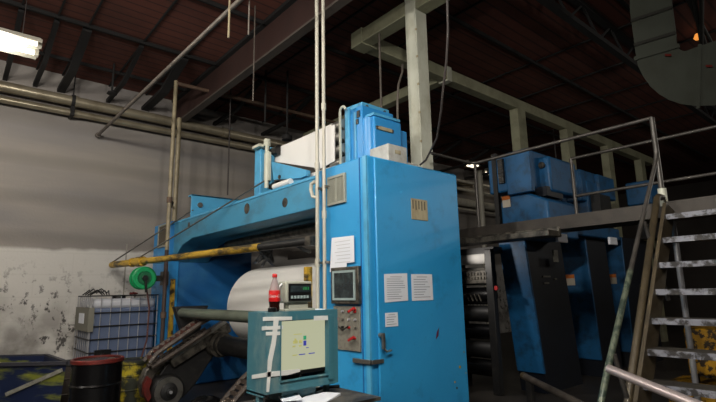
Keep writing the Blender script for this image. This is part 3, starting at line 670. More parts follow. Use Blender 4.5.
MB().cyl((hc.x, 8.48, hc.z), (hc.x, 8.55, hc.z), .045, n=12).bar((hc.x, 8.49, hc.z), (hc.x+.02, 8.49, hc.z-.24), .03, .03).build('crank', 'blackp', hrl)
MB().box(hc.x-.03, 3.0, 8.735, 8.78, hc.z-.05, hc.z+.05).box(2.9, 3.0, 8.7, 8.84, hc.z-.12, hc.z+.12).build('bracket', 'greasy', hrl)
q = on(1, 8.5, 152, 372)
MB().tube([(hc.x+.06, 8.6, hc.z-.18), (hc.x+.11, 8.56, hc.z-.5), (hc.x+.1, 8.55, hc.z-1.0), (hc.x+.03, 8.56, hc.z-1.3)], .014, 8).build('hanging_hose', pm('brown hose', (84, 44, 38), .6), hrl)

# ------------------------------------------------------------------ IBC tote
tx0 = on(1, 9.1, 92, 295).x; tx1 = 2.97; ty0, ty1 = 9.1, 10.15; tz1 = 1.60; tz0 = .5
tt = thing('liquid_tote', 'caged plastic liquid tote on a pallet against the stained wall', 'tote', ((tx0+tx1)/2, 9.6, 0))
MB().box(tx0, tx1, ty0, ty1, 0, .12).box(tx0, tx1, ty0, ty1, .36, .46).box(tx0, tx0+.14, ty0, ty1, .1, .38).box(tx1-.14, tx1, ty0, ty1, .1, .38).box((tx0+tx1)/2-.07, (tx0+tx1)/2+.07, ty0, ty1, .1, .38).build('pallet', 'black', tt)
MB().box(tx0+.03, tx1-.03, ty0+.03, ty1-.03, tz1-.22, tz1-.05).build('tank_top', 'tank', tt, .06)
MB().box(tx0+.03, tx1-.03, ty0+.03, ty1-.03, .47, tz1-.2).build('tank_body', 'liquid', tt, .04)
MB().cyl(((tx0+tx1)/2, 9.6, tz1-.06), ((tx0+tx1)/2, 9.6, tz1-.01), .12, n=20).build('lid', 'blackp', tt)
m = MB()
for z in (.5, .68, .89, 1.1, 1.32, tz1):
    m.tube([(tx0, ty0, z), (tx1, ty0, z), (tx1, ty1, z), (tx0, ty1, z), (tx0, ty0, z)], .012, 6)
m.build('cage_band', 'black', tt)
m = MB(); n = 7
for i in range(n+1):
    x = tx0+(tx1-tx0)*i/n; m.cyl((x, ty0+.01, .46), (x, ty0+.01, tz1), .008, n=6); m.cyl((x, ty1-.01, .46), (x, ty1-.01, tz1), .008, n=6)
for i in range(n):
    y = ty0+(ty1-ty0)*i/n; m.cyl((tx0+.01, y, .46), (tx0+.01, y, tz1), .008, n=6); m.cyl((tx1-.01, y, .46), (tx1-.01, y, tz1), .008, n=6)
m.build('cage', 'chrome', tt)
a = on(0, tx0-.02, 78, 307); b = on(0, tx0-.02, 92, 333)
lp = MB().box(tx0-.03, tx0-.015, max(b.y, ty0), ty1-.03, b.z, a.z).box(tx0-.03, tx0+.05, ty0-.03, ty0-.015, b.z, a.z).build('sign_plate', pm('beige sign plate', (122, 120, 108), .6), tt)
MB().box(tx0-.034, tx0-.029, ty0+.3, ty0+.7, b.z+.12, a.z-.1).build('sticker', 'sheet', lp)
MB().box(tx0+.1, tx0+.35, ty0-.03, ty0+.02, .5, .72).cyl((tx0+.22, ty0-.12, .6), (tx0+.22, ty0, .6), .06, n=14).build('outlet_valve', 'blackp', tt)
m = MB()
for i in range(4):
    x = tx0+.02+.06*i; m.tube([(x-.1, ty0+.3+.1*i, tz1+.02), (x-.02, ty0+.2, tz1+.1+.02*(i%2)), (x+.05, ty0+.4-.1*i, tz1+.05), (x+.12, ty0+.3, tz1+.09), (x+.18, ty0+.2+.1*i, tz1+.02)], .01, 6)
single('wire_tangle', m, 'rubber', 'tangle of black wire lying on the tote top near the wall', 'wire')
q = Vector((on(1, ty0+.02, 133, 294).x, ty0+.0, tz1))
single('red_fitting', MB().cyl((q.x-.06, q.y, tz1+.032), (q.x+.04, q.y, tz1+.032), .02, n=10).cyl((q.x, q.y, tz1+.02), (q.x, q.y, tz1+.06), .015, n=8).cyl((q.x+.04, q.y, tz1+.032), (q.x+.07, q.y, tz1+.032), .014, n=8), 'red_rust', 'small red fitting lying on the tote top under the hose reel', 'fitting')

# ------------------------------------------------------------------ drums and bin
def drum(name, x, y, label, body, rim, lidm, h=.86, r=.275):
    d = thing(name, label, 'drum', (x, y, 0))
    MB().lathe((x, y, 0), [(r, 0), (r+.012, .01), (r+.012, .03), (r, .04), (r, h*.32), (r+.014, h*.34), (r, h*.36), (r, h*.64), (r+.014, h*.66), (r, h*.68), (r, h-.03)], n=40).build('body', body, d)
    MB().lathe((x, y, h-.05), [(r+.0, 0), (r+.016, .01), (r+.016, .045), (r, .055), (r-.02, .05), (r-.02, .0)], n=40).build('rim', rim, d)
    MB().lathe((x, y, h-.05), [(.01, .0), (r-.01, 0), (r-.01, .035), (.01, .035)], n=36).build('lid', lidm, d)
    MB().lathe((x+.13, y-.1, h-.05), [(.045, 0), (.045, .045), (.03, .05)], n=14).build('bung', 'greasy', d)
    return d
c = on(2, .86, 98, 358)
drum('steel_drum', c.x, c.y, 'black steel drum with a red rim in front of the tote', 'drum', 'red_rust', 'drum')
c = on(2, .6, 133, 361)
drum('ink_tub', c.x, c.y, 'low tub smeared with yellow ink between the black drum and reel arm', 'yellow_ink', 'yellow_ink', 'black', h=.62, r=.28)
c = on(2, .66, 70, 362)
drum('waste_drum', c.x, c.y+.1, 'short dark brown smeared drum standing between the blue bin and the black drum', pm('brown smears', (40, 30, 20), .6, dirt=(84, 72, 20), amt=.6, scale=4, lo=.5, hi=.62), 'black', 'black', h=.66, r=.2)
zt_ = .8
cA = on(2, zt_, 66.5, 363); cB = on(2, zt_, 40, 353.5); cC = on(2, zt_, -6, 364.5)
ex = (cC-cA); ey = (cB-cA)
ey = ey.normalized()*min(ey.length, 1.1)
ex = ex.normalized()*1.15
P4 = [cA, cA+ex, cA+ex+ey, cA+ey]
bc = sum(P4, Vector())/4
bn = thing('waste_bin', 'open blue waste bin smeared with yellow ink at the left edge', 'bin', (bc.x, bc.y, 0))
m = MB()
def scl(q, s, z): v = bc+(q-bc)*s; return Vector((v.x, v.y, z))
O_ = [scl(q, .92, .06) for q in P4]+[scl(q, 1, zt_) for q in P4]; I_ = [scl(q, .88, .1) for q in P4]+[scl(q, .95, zt_) for q in P4]
fs = [(0, 1, 2, 3)]
for i in range(4):
    j = (i+1) % 4; fs += [(i, j, 4+j, 4+i), (8+i, 12+i, 12+j, 8+j), (4+i, 4+j, 12+j, 12+i)]
fs.append((8, 11, 10, 9)); m.add(O_+I_, fs); m.build('tub', 'bin', bn)
m = MB()
for i in range(4):
    j = (i+1) % 4; m.bar(scl(P4[i], 1.02, zt_), scl(P4[j], 1.02, zt_), .05, .04)
m.build('rim', 'bin_rim', bn)
for q in P4: 
    v = scl(q, .75, .04); MB().cyl((v.x-.02, v.y, .045), (v.x+.02, v.y, .045), .045, n=14).box(v.x-.03, v.x+.03, v.y-.03, v.y+.03, .04, .09).build('castor', 'blackp', bn)
q1 = scl(P4[0], 1.0, zt_-.05); 
a = P4[0].lerp(P4[1], .55); 
st = MB(); a1 = scl(P4[0], 1.005, zt_-.06); a2 = scl(P4[0].lerp(P4[1], .6), 1.0, .45)
nrm = Vector((ex.y, -ex.x, 0)).normalized(); nrm = nrm if nrm.dot(-bc.normalized()) > 0 else -nrm
m = MB().bar(a1.lerp(a2, .06)+nrm*.01, a2+nrm*.012, .012, .045); m.build('smeared_strap', 'plate', bn)

# ------------------------------------------------------------------ operator console
KY = 2.5
kx0 = on(1, KY, 266.5, 314).x; kx1 = on(1, KY, 337.5, 314).x; kz1 = 1.476; kz0 = 1.04; kd = .22
co = thing('operator_console', 'worn teal console box with taped edges around a lit monitor', 'console', ((kx0+kx1)/2, KY+.1, 0))
a = on(1, KY, 281, 321); b = on(1, KY, 328, 374)
ox0, ox1, oz1, oz0 = a.x, b.x, a.z, b.z
m = MB()
m.box(kx0, ox0, KY, KY+.03, kz0, kz1); m.box(ox1, kx1, KY, KY+.03, kz0, kz1); m.box(ox0, ox1, KY, KY+.03, oz1, kz1); m.box(ox0, ox1, KY, KY+.03, kz0, oz0)
fr = m.build('front_frame', 'teal', co)
m = MB().box(kx0, kx0+.015, KY+.03, KY+kd, kz0-.02, kz1).box(kx1-.015, kx1, KY+.03, KY+kd, kz0, kz1).box(kx0, kx1, KY+.0, KY+kd, kz1-.0, kz1+.012).box(kx0, kx1, KY+.03, KY+kd, kz0-.01, kz0)
m.build('shell', 'teal', co)
MB().box(ox0-.004, ox1+.004, KY-.008, KY+.002, oz0-.006, oz0).box(ox0-.006, ox0, KY-.008, KY+.002, oz0, oz1).box(ox1, ox1+.03, KY-.012, KY+.002, oz0-.03, oz1+.02).build('opening_trim', 'teal', fr)
MB().box((kx0+kx1)/2-.12, (kx0+kx1)/2+.12, KY+.05, KY+.2, 0, kz0-.01).box((kx0+kx1)/2-.25, (kx0+kx1)/2+.25, KY-.1, KY+.35, 0, .04).build('pedestal', 'teal', co)
ty = MB().box(kx0-.04, kx1+.12, KY-.26, KY+.22, .955, .975).build('tray', 'greasy', co)
for xx in (kx0+.02, kx1-.02): MB().bar((xx, KY+.1, .94), (xx, KY+.1, kz0), .03, .03).build('tray_strut', 'teal', co)
def tape(ax, c, pts, name='tape_strip'):
    return MB().prism([on(ax, c, *q) for q in pts], ax, c-.0015, c+.003).build(name, 'tape', co)
MB().box(kx0+.015, kx1-.015, KY+kd-.02, KY+kd-.005, kz0, kz1).build('back_panel', 'blue_deep', co)
tape(1, KY-.002, ((263, 317), (292, 316.5), (292, 320), (263, 321)))
tape(1, KY-.002, ((266, 326.5), (283, 325.5), (283, 329), (266, 330)))
tape(1, KY-.002, ((266, 332), (281, 331.5), (281, 335), (266, 335.5)))
tape(1, KY-.004, ((274, 317), (279, 317), (275.5, 345), (272, 362), (269, 392), (266.5, 392), (268, 360), (272, 340)))
tape(1, KY-.004, ((267, 372), (300, 369), (300, 371.5), (288, 375), (267, 377)))
tape(1, KY-.002, ((314, 316), (330, 315.5), (330, 320), (314, 320.5)))
tape(0, kx0-.002, ((252, 375), (266, 372.5), (266, 377), (252, 379)))
tape(0, kx0-.002, ((262, 326.5), (266, 326), (266, 330), (262, 330.5)))
# monitor inside the console
mo = thing('monitor', 'flat computer monitor showing a pale yellow green picture inside the console', 'monitor', ((ox0+ox1)/2, KY+.06, oz0))
a = on(1, KY+.045, 281.5, 321.5); b = on(1, KY+.045, 325.5, 366.5)
MB().box(a.x-.012, b.x+.012, KY+.046, KY+.09, b.z-.025, a.z+.01).build('bezel', 'blackp', mo, .003)
MB().box(a.x, b.x, KY+.043, KY+.047, b.z, a.z).build('display', 'screen', mo)
W_ = b.x-a.x; H_ = a.z-b.z
def ui(u0, u1, v0, v1, mat, name='picture_mark'):
    MB().box(a.x+u0*W_, a.x+u1*W_, KY+.0415, KY+.0435, a.z-v1*H_, a.z-v0*H_).build(name, mat, mo)
ui(.48, .545, .32, .40, 'ui_green'); ui(.48, .545, .42, .52, 'ui_blue')
ui(.25, .35, .40, .46, 'ui_grey'); ui(.28, .32, .36, .40, 'ui_grey'); ui(.38, .45, .40, .46, 'ui_grey'); ui(.24, .30, .5, .53, 'ui_grey'); ui(.38, .44, .5, .53, 'ui_grey'); ui(.26, .44, .27, .285, 'ui_grey')
ui(.38, .52, .68, .70, 'ui_blue'); ui(.6, .74, .68, .70, 'ui_blue'); ui(.24, .34, .68, .70, 'ui_grey'); ui(.54, .6, .56, .575, 'ui_blue')
MB().box((ox0+ox1)/2-.03, (ox0+ox1)/2+.03, KY+.07, KY+.1, oz0, b.z).box((ox0+ox1)/2-.1, (ox0+ox1)/2+.1, KY+.04, KY+.17, kz0, kz0+.015).bar(((ox0+ox1)/2, KY+.1, kz0), ((ox0+ox1)/2, KY+.1, b.z), .04, .02).build('stand', 'blackp', mo)
MB().tube([((ox0+ox1)/2+.02, KY+.06, b.z-.02), ((ox0+ox1)/2+.0, KY+.05, oz0+.005), ((ox0+ox1)/2-.02, KY+.06, kz0+.02)], .005, 8).build('cable', 'blackp', mo)
# bottle
by_ = KY+.07; bx_ = on(1, by_, 274.5, 295).x
zb_ = kz1+.012
bo = thing('cola_bottle', 'red labelled plastic cola bottle standing on top of the teal console', 'bottle', (bx_, by_, zb_))
br_ = .033
MB().lathe((bx_, by_, zb_), [(.02, 0), (br_*.9, .004), (br_, .015), (br_*.9, .035), (br_, .055), (br_, .1)], n=28).build('cola_body', 'cola', bo)
MB().lathe((bx_, by_, zb_), [(br_, .1), (br_, .115), (br_*.96, .13), (br_*.7, .16), (.016, .185), (.0125, .195)], n=28).build('bottle_shoulder', 'clearp', bo)
lb = MB().lathe((bx_, by_, zb_), [(br_+.0008, .06), (br_+.0014, .062), (br_+.0014, .123), (br_+.0008, .125)], n=28).build('wrap_label', 'red', bo)
MB().lathe((bx_, by_, zb_), [(.0125, .194), (.013, .2), (.0125, .205)], n=20).build('neck', 'clearp', bo)
MB().lathe((bx_, by_, zb_), [(.0145, .203), (.015, .205), (.015, .22), (.012, .224)], n=20).build('cap', 'red', bo)
cu = bpy.data.curves.new('lettering', 'FONT'); cu.body = 'Coca-Cola'; cu.size = .024; cu.align_x = 'CENTER'; cu.shear = .3
to = bpy.data.objects.new('lettering_src', cu); C.objects.link(to); bpy.context.view_layer.update()
me = bpy.data.meshes.new_from_object(to.evaluated_get(bpy.context.evaluated_depsgraph_get())); bpy.data.objects.remove(to)
ang0 = math.atan2(-by_, -bx_)+.25
for v in me.vertices:
    an = ang0+v.co.x/(br_+.002); z = v.co.y
    v.co = Vector(((br_+.002)*math.cos(an), (br_+.002)*math.sin(an), .084+z))
me.materials.append(M['tape']); lo = bpy.data.objects.new('lettering', me); C.objects.link(lo); lo.parent = lb
single('black_cap', MB().lathe((bx_-.035, by_-.035, zb_), [(.024, 0), (.026, .004), (.026, .022), (.022, .026)], n=20), 'blackp', 'small black cap lying beside the cola bottle on the console', 'cap')
# digital readout
a = on(1, KY+.03, 288, 282); b = on(1, KY+.03, 312.5, 302)
ro = thing('digital_readout', 'grey digital readout box with green digits on top of the console', 'readout', ((a.x+b.x)/2, KY+.07, kz1+.012))
hh = MB().box(a.x-.01, b.x, KY+.035, KY+.13, b.z, a.z+.005).build('housing', 'vent', ro, .008)
MB().box(a.x+.006, b.x-.01, KY+.03, KY+.036, b.z+.012, a.z-.01).build('face', 'blackp', hh, .002)
W_ = b.x-a.x; H_ = a.z-b.z
MB().box(a.x+.1*W_, a.x+.9*W_, KY+.028, KY+.031, a.z-.5*H_, a.z-.18*H_).build('window', 'screen_dark', hh)
seg = MB()
def digit(x, z, w, h, s):
    t = h*.14
    S = {'a': (x, x+w, z+h-t, z+h), 'b': (x+w-t, x+w, z+h/2, z+h), 'c': (x+w-t, x+w, z, z+h/2), 'd': (x, x+w, z, z+t), 'e': (x, x+t, z, z+h/2), 'f': (x, x+t, z+h/2, z+h), 'g': (x, x+w, z+h/2-t/2, z+h/2+t/2)}
    for c in s: q = S[c]; seg.box(q[0], q[1], KY+.0268, KY+.0282, q[2], q[3])
for i, s in enumerate(('abged', 'abcdef', 'abgcd')): digit(a.x+(.6+.09*i)*W_, a.z-.38*H_, .055*W_, .13*H_, s)
seg.build('digits', 'green_lit', hh)
for i in range(6): MB().box(a.x+(.12+.125*i)*W_, a.x+(.2+.125*i)*W_, KY+.026, KY+.031, a.z-.8*H_, a.z-.66*H_).build('button', 'screen_trim', hh)
MB().tube([(a.x-.012, KY+.08, b.z+.01), (a.x-.03, KY+.08, b.z+.04), (a.x-.03, KY+.08, a.z-.03), (a.x-.012, KY+.08, a.z-.01)], .007, 8).build('carry_handle', 'chrome', ro)
MB().box(a.x-.02, b.x+.02, KY+.03, KY+.14, kz1+.012, kz1+.024).box(a.x+.02, b.x-.02, KY+.05, KY+.11, kz1+.02, b.z).build('stand', 'vent', ro, .002)
q = on(1, KY+.1, 317, 305)
single('paper_slip', MB().box(b.x+.025, b.x+.1, KY+.03, KY+.12, kz1+.012, kz1+.016), 'sheet', 'small white paper slip lying right of the digital readout on the console', 'paper')
# clutter on the tray
zt2 = .976
def flat_sheet(x, y, w, h, a_, label, z):
    ca, sa = math.cos(a_), math.sin(a_)
    pts = [(x+u*ca-v*sa, y+u*sa+v*ca) for u, v in ((-w/2, -h/2), (w/2, -h/2), (w/2, h/2), (-w/2, h/2))]
    m = MB().hexa([(p_[0], p_[1], z) for p_ in pts], [(p_[0], p_[1], z+.002+.012*(i in (1, 2))) for i, p_ in enumerate(pts)])
    single('loose_paper', m, 'sheet', label, 'paper', 'loose papers on the console tray')
q = on(2, zt2, 318, 399); flat_sheet(q.x, q.y, .26, .18, .5, 'large white sheet lying on the tray below the monitor, at right', zt2+.0)
q = on(2, zt2, 290, 401); flat_sheet(q.x, q.y, .16, .12, 1.2, 'white sheet lying mid tray beside the red card', zt2+.016)
q = on(2, zt2, 272, 396); 
single('crumpled_paper', MB().lathe((q.x, q.y, zt2), [(.03, 0), (.06, .02), (.05, .05), (.015, .06)], n=7), 'sheet', 'crumpled white paper in the left corner of the tray', 'paper')
q = on(2, zt2, 302, 389)
single('red_card', MB().box(q.x-.03, q.x+.05, q.y-.02, q.y+.03, zt2, zt2+.02), 'red', 'small red box on the tray under the monitor', 'box', bevel=.003)
q = on(2, zt2, 325, 390)
single('hand_tool', MB().tube([(q.x-.07, q.y, zt2+.012), (q.x, q.y+.01, zt2+.014), (q.x+.1, q.y-.02, zt2+.012)], .011, 8).cyl((q.x-.1, q.y, zt2+.014), (q.x-.06, q.y, zt2+.014), .014, n=8), 'blackp', 'black handled tool lying at the right end of the tray', 'tool')
q = on(2, zt2, 288, 391)
single('paper_cup', MB().lathe((q.x, q.y, zt2), [(.022, 0), (.03, .06), (.028, .06), (.02, .005)], n=18), 'sheet', 'small white cup standing on the tray left of the red box', 'cup')

# ------------------------------------------------------------------ overhead steel frame
fxx = 4.56
bt = on(0, fxx, 411, 160); cu_ = on(0, fxx, 405.5, 20)
ppy = (bt.y+cu_.y)/2; pw = .21
PX = fxx+pw/2
nearR = on(0, fxx, 417.5, 60); 
y_hi = on(0, fxx, 406.5, 60).y; y_lo = nearR.y
fr_ = thing('gantry_frame', 'tall pale steel gantry post and overhead beams behind the cabinet', 'steel frame', (fxx+.1, (y_hi+y_lo)/2, 0))
MB().box(fxx, fxx+.23, y_lo, y_hi, 0, 5.86).build('post', 'galv', fr_, .012)
for zz in (3.5, 3.9, 4.3, 4.7, 5.1): MB().box(fxx-.006, fxx+.012, y_lo-.006, y_lo+.02, zz, zz+.03).build('weld_tab', 'cream', fr_)
cor = on(0, fxx, 352, 35); corb = on(0, fxx, 352, 47)
zt3 = cor.z; hb = .22
MB().box(fxx, fxx+.22, y_hi, cor.y+.0, zt3-hb, zt3).build('short_beam', 'galv_beam', fr_, .01)
MB().box(fxx, fxx+.22, -1.5, y_lo, zt3-hb, zt3).build('rear_beam', 'galv_beam', fr_, .01)
MB().box(fxx, 17, cor.y-.2, cor.y, zt3-hb, zt3-.0).build('long_beam', 'galv_beam', fr_, .01)
MB().box(fxx-.01, fxx+.26, cor.y-.24, cor.y+.01, zt3-hb-.02, zt3+.02).build('corner_plate', 'galv_beam', fr_)
q = on(1, cor.y-.2, 449, 72); MB().box(q.x-.06, q.x+.06, cor.y-.215, cor.y+.01, zt3-hb-.03, zt3+.03).build('splice_plate', 'galv', fr_)
MB().box(q.x-.1, q.x+.1, cor.y+.0, YW-.5, zt3-hb, zt3-.02).build('branch_beam', 'galv_beam', fr_, .01)
for px, w in ((524, .32), (571, .32), (609, .32), (640, .32)):
    q = on(1, cor.y-.2, px, 140); MB().box(q.x-w/2, q.x+w/2, cor.y-.2, cor.y-.0, 0, zt3-hb+.02).build('post', 'galv_beam', fr_, .01)
# drop rods on frame
q = on(0, fxx+.05, 380, 60); b = on(0, q.x, 381, 112)
single('hanging_rod', MB().cyl((q.x, q.y, 3.62), (q.x, q.y, zt3-hb), .016, n=8), 'pipe_dull', 'straight thin rod hanging from the gantry beam over the splicer head', 'rod')
q0 = on(0, fxx+.02, 402.5, 65); 
m = MB().tube([q0, on(0, fxx-.05, 402.3, 72), on(0, fxx-.12, 398.5, 84), on(0, fxx-.15, 397.5, 100), on(0, fxx-.15, 397.8, 146)], .015, 8)
single('bent_conduit', m, 'pipe_dull', 'thin bent conduit dropping from the gantry beam left of the post', 'conduit')
pts = [at(4.3, x, y) for x, y in ((447, -12), (447.5, 30), (446, 60), (443, 90), (440.5, 118), (437, 138), (431, 155))]
pts[-1] = Vector((pts[-1].x, max(pts[-1].y, 3.0), pts[-1].z))
pts = [at(4.3, 447, -12), at(4.35, 448, 30), at(4.45, 446.5, 60), at(4.55, 443, 90), at(4.65, 441, 112), at(4.85, 437, 138), at(5.1, 426, 160), at(5.15, 420, 165)]
single('hanging_cable', MB().tube(pts, .011, 8), 'pipe_dark', 'dark cable hanging in a curve right of the tall gantry post', 'cable')

# ------------------------------------------------------------------ catwalk with rails
KX = 5.35; kzt = 2.35
def yat(px, py, X=KX): return on(0, X, px, py).y
cw = thing('catwalk', 'dark raised catwalk behind the cabinet leading to the stairs', 'catwalk', (6., 4, 0))
ztop = on(0, KX, 530, 222).z
MB().box(KX, KX+1.0, .4, 8.5, ztop-.06, ztop).build('deck_plate', 'deck', cw)
MB().box(KX-.03, KX, .4, 8.5, ztop-.13, ztop+.02).build('kick_plate', 'deck', cw)
a = on(0, KX-.25, 551, 235)
MB().box(KX-.3, KX-.06, a.y, 5.2, ztop-.22, ztop-.15).box(KX-.06, KX, a.y, 5.2, ztop-.22, ztop-.1).build('front_channel', 'greasy', cw, .01)
for y in (.5, 5.0, 8.3): MB().box(KX+.7, KX+.82, y, y+.12, 0, ztop-.06).build('leg', 'black', cw)
zr = on(0, KX, 650, 118.5).z; yc = yat(474, 162); ye = yat(652, 118)
gr = thing('guard_rail', 'nearer dark grey pipe guard rail along the catwalk edge', 'railing', (KX, 3, ztop))
MB().tube([(4.5, yc+.02, zr-.0), (KX-.05, yc+.02, zr), (KX, yc-.05, zr), (KX, ye, zr)], .02, 10).build('top_rail', 'rail', gr)
for px, py in ((475, 165), (652, 120)):
    y = yat(px, py); MB().cyl((KX, y, ztop), (KX, y, zr), .022 if px < 600 else .026, n=10).build('post', 'rail', gr)
MB().cyl((KX, ye, ztop-.02), (KX, ye, ztop+.16), .04, n=12).build('socket', 'galv', gr)
# second rail farther
X2 = KX+.98
qa = on(0, X2, 571, 159); qb = on(0, X2, 716, 126.5)
g2 = thing('guard_rail', 'farther pipe guard rail with two bars across the catwalk', 'railing', (X2, 2, ztop))
zz = (qa.z+qb.z)/2
MB().tube([(X2, qa.y, zz), (X2, .1, zz)], .02, 10).build('top_rail', 'rail', g2)
qm = on(0, X2, 650, 184); MB().tube([(X2, qa.y, qm.z), (X2, .1, qm.z)], .02, 10).build('mid_rail', 'rail', g2)
for y in (qa.y, .5): MB().cyl((X2, y, ztop), (X2, y, zz), .022, n=10).build('post', 'rail', g2)

# ------------------------------------------------------------------ stairs
SY = 1.5; SYN = .55
lv = [on(1, SY, *q) for q in ((663, 238), (662, 265), (658, 292), (653, 321), (648, 352), (643, 383))]
# fit a straight flight through the measured treads
n = len(lv); dz = (lv[0].z-lv[-1].z)/(n-1); dx = (lv[0].x-lv[-1].x)/(n-1)
st = thing('metal_stairs', 'steep open metal stairs with worn nosings climbing to the catwalk at right', 'stairs', (4.6, 1, 0))
zs = lv[0].z+dz; xs = lv[0].x+dx; i = 0
xx, zz_ = xs, zs
while zz_ > .05:
    MB().box(xx, xx+.24, SYN, SY, zz_-.035, zz_).build('tread', 'tread_top', st)
    MB().box(xx-.012, xx, SYN, SY, zz_-.045, zz_+.003).build('nosing', 'tread', st)
    xx -= dx; zz_ -= dz
bot = zz_+dz
sl = dz/dx
xb0 = xs+.2-(zs+.1)/sl
def strg(y0, y1): return MB().prism([(xs+.25, 0, zs+.06), (xs+.05, 0, zs+.12), (xb0-.2, 0, 0), (xb0+.1, 0, 0)], 1, y0, y1)
strg(SY, SY+.03).build('stringer', 'brown_rail', st); strg(SYN-.03, SYN).build('stringer', 'brown_rail', st)
sr = thing('stair_handrail', 'chipped greenish handrail sloping down the left side of the stairs', 'handrail', (4.4, 1.6, 0))
h1 = on(1, 1.62, 655, 165); h2 = on(1, 1.62, 608, 368); h3 = on(1, 1.62, 601, 402)
hm = h1.lerp(h2, .6)
MB().tube([(KX-.02, ye, h1.z+.12), h1, hm], .02, 10).build('upper_rail', 'rail', sr)
MB().tube([hm, h2, h2+(h3-h2)*.6, h3, (h3.x-.05, 1.62, h3.z-.3), (h3.x-.05, 1.62, 0)], .024, 10).build('lower_rail', 'rail_chip', sr)
m1 = on(1, 1.58, 657, 198); m2 = on(1, 1.58, 628, 402)
md = (m2-m1); m3 = m2+md*.25
MB().tube([(m1.x+.15, 1.58, m1.z+.02), (m1.x+.05, 1.58, m1.z+.02), m1, m2, m3], .03, 10).build('mid_rail', 'brown_rail', sr)
for t in (.35, .95):
    a = h1.lerp(h2, t); 
    MB().cyl((a.x, 1.6, a.z), (a.x+.22, 1.56, a.z-.7 if a.z > .75 else 0), .018, n=10).build('baluster', 'rail', sr)
l1 = on(1, 1.56, 648, 260); 
MB().tube([on(1, 1.6, 641, 285), on(1, 1.6, 645, 295), on(1, 1.6, 652, 312)], .02, 8).build('grip', 'blackp', sr)
# bright vertical pipe behind treads
q = on(0, 6.0, 681, 280)
single('support_pipe', MB().cyl((6.0, q.y, 0), (6.0, q.y, ztop-.06), .03, n=10), 'chrome', 'bright vertical pipe seen through the open stairs', 'pipe')
# near barrier rail
q1 = on(1, 1.6, 602, 368); q2 = on(2, q1.z-.12, 700, 407)
dq = (q2-q1); qe = q1+dq*1.4
br = thing('barrier_rail', 'bright steel tube rail at the foot of the stairs near the viewer', 'rail', (qe.x, qe.y, 0))
MB().cyl(q1+Vector((0, -.045, 0)), qe, .03, n=16).build('rail', pm('polished steel tube', (214, 200, 200), .28, .7), br)
MB().cyl((qe.x, qe.y, 0), (qe.x, qe.y, qe.z+.02), .022, n=12).build('post', 'rail', br)
f1 = on(2, .36, 524, 376); f2 = on(2, .3, 578, 403)
fe = f1+(f2-f1)*1.3
pr_ = thing('loose_pipe', 'brownish steel pipe propped just above the dark floor between presses and stairs', 'pipe', (f1.x, f1.y, 0))
MB().cyl(f1, fe, .045, n=14).build('tube', 'pipe_dull', pr_)
for t_ in (.12, 1.15):
    q = f1.lerp(f2, t_); MB().box(q.x-.04, q.x+.04, q.y-.04, q.y+.04, 0, q.z-.03).build('support', 'black', pr_)
MB().cyl(f1-(f2-f1).normalized()*.03, f1+(f2-f1).normalized()*.05, .05, n=14).build('end_cap', 'brown_rail', pr_)

# yellow splashed parts seen through stairs
a = on(0, 6.9, 683, 328); b = on(0, 6.9, 716, 352)
yt = thing('ink_cart', 'ink splashed yellow cart standing behind the stairs', 'cart', (7.1, 1.2, 0))
y1_ = a.y; y0_ = a.y-1.3
MB().box(6.9, 7.5, y0_, y1_, .55, a.z-.0).build('upper_tub', 'yellow_part', yt, .02)
MB().box(6.85, 7.5, y0_, y1_+.25, .12, .45).build('lower_tub', 'yellow_part', yt, .03)
for y in (y0_+.05, y1_-.05):
    for x in (6.95, 7.45): MB().box(x-.03, x+.03, y-.03, y+.03, 0, .6).build('leg', 'black', yt)

# ------------------------------------------------------------------ press units
def unit(l_, ct, cb_, rt_, rb, ytop, ybot, zt_, label, sticker, Y=4.05):
    a = on(1, Y, ct, ytop); b = on(1, Y, cb_, ybot); c = on(1, Y, rt_, ytop); d = on(1, Y, rb, ybot)
    sx = (b.x-a.x)/(b.z-a.z)
    def xz(q, z): return q.x+sx*(z-q.z)
    y1 = on(0, a.x, l_, ytop+40).y
    root = thing('press_unit', label, 'printing press', (b.x, Y, 0))
    z0 = .12; xr = xz(c, zt_)
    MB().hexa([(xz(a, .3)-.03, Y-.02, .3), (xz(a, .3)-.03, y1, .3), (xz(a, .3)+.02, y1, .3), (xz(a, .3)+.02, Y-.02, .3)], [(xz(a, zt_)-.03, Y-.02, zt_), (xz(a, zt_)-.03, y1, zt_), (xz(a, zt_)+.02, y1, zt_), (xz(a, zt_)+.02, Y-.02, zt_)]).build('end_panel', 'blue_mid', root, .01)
    MB().hexa([(xz(a, 0)+.02, Y, 0), (xz(c, 0), Y, 0), (xz(c, 0), y1, 0), (xz(a, 0)+.02, y1, 0)], [(xz(a, zt_)+.02, Y, zt_), (xz(c, zt_), Y, zt_), (xz(c, zt_), y1, zt_), (xz(a, zt_)+.02, y1, zt_)]).build('side_frame', 'blue_dim', root)
    if sticker:
        q = on(0, a.x-.01, *sticker); x = xz(a, q.z)-.04
        so = MB().box(x-.012, x+.0, q.y-.09, q.y+.09, q.z-.1, q.z+.1).build('warning_sticker', 'label_or', root); MB().box(x-.016, x-.01, q.y-.09, q.y+.09, q.z+.03, q.z+.1).build('sticker_band', 'orange', so)
    return root
UY = 4.05
u1 = unit(503, 525, 541, 561, 574, 246, 352, 2.36, 'first tall blue press unit with shade-darkened side under the catwalk, right of the cabinet', None)
q = on(1, UY, 555, 256); MB().box(q.x-.07, q.x+.07, UY-.02, UY, q.z-.1, q.z+.1).build('data_plate', 'plate', u1)
for px, py, w in ((546, 276.5, .12), (546, 283, .08), (555, 279, .04)):
    q = on(1, UY, px, py); MB().box(q.x-w, q.x+w, UY-.015, UY, q.z-.013, q.z+.013).build('white_marking', 'plate', u1)
u2 = unit(562, 586, 600, 606, 621, 250, 352, 2.5, 'second blue press unit under the catwalk with an orange warning sticker', (570, 280))
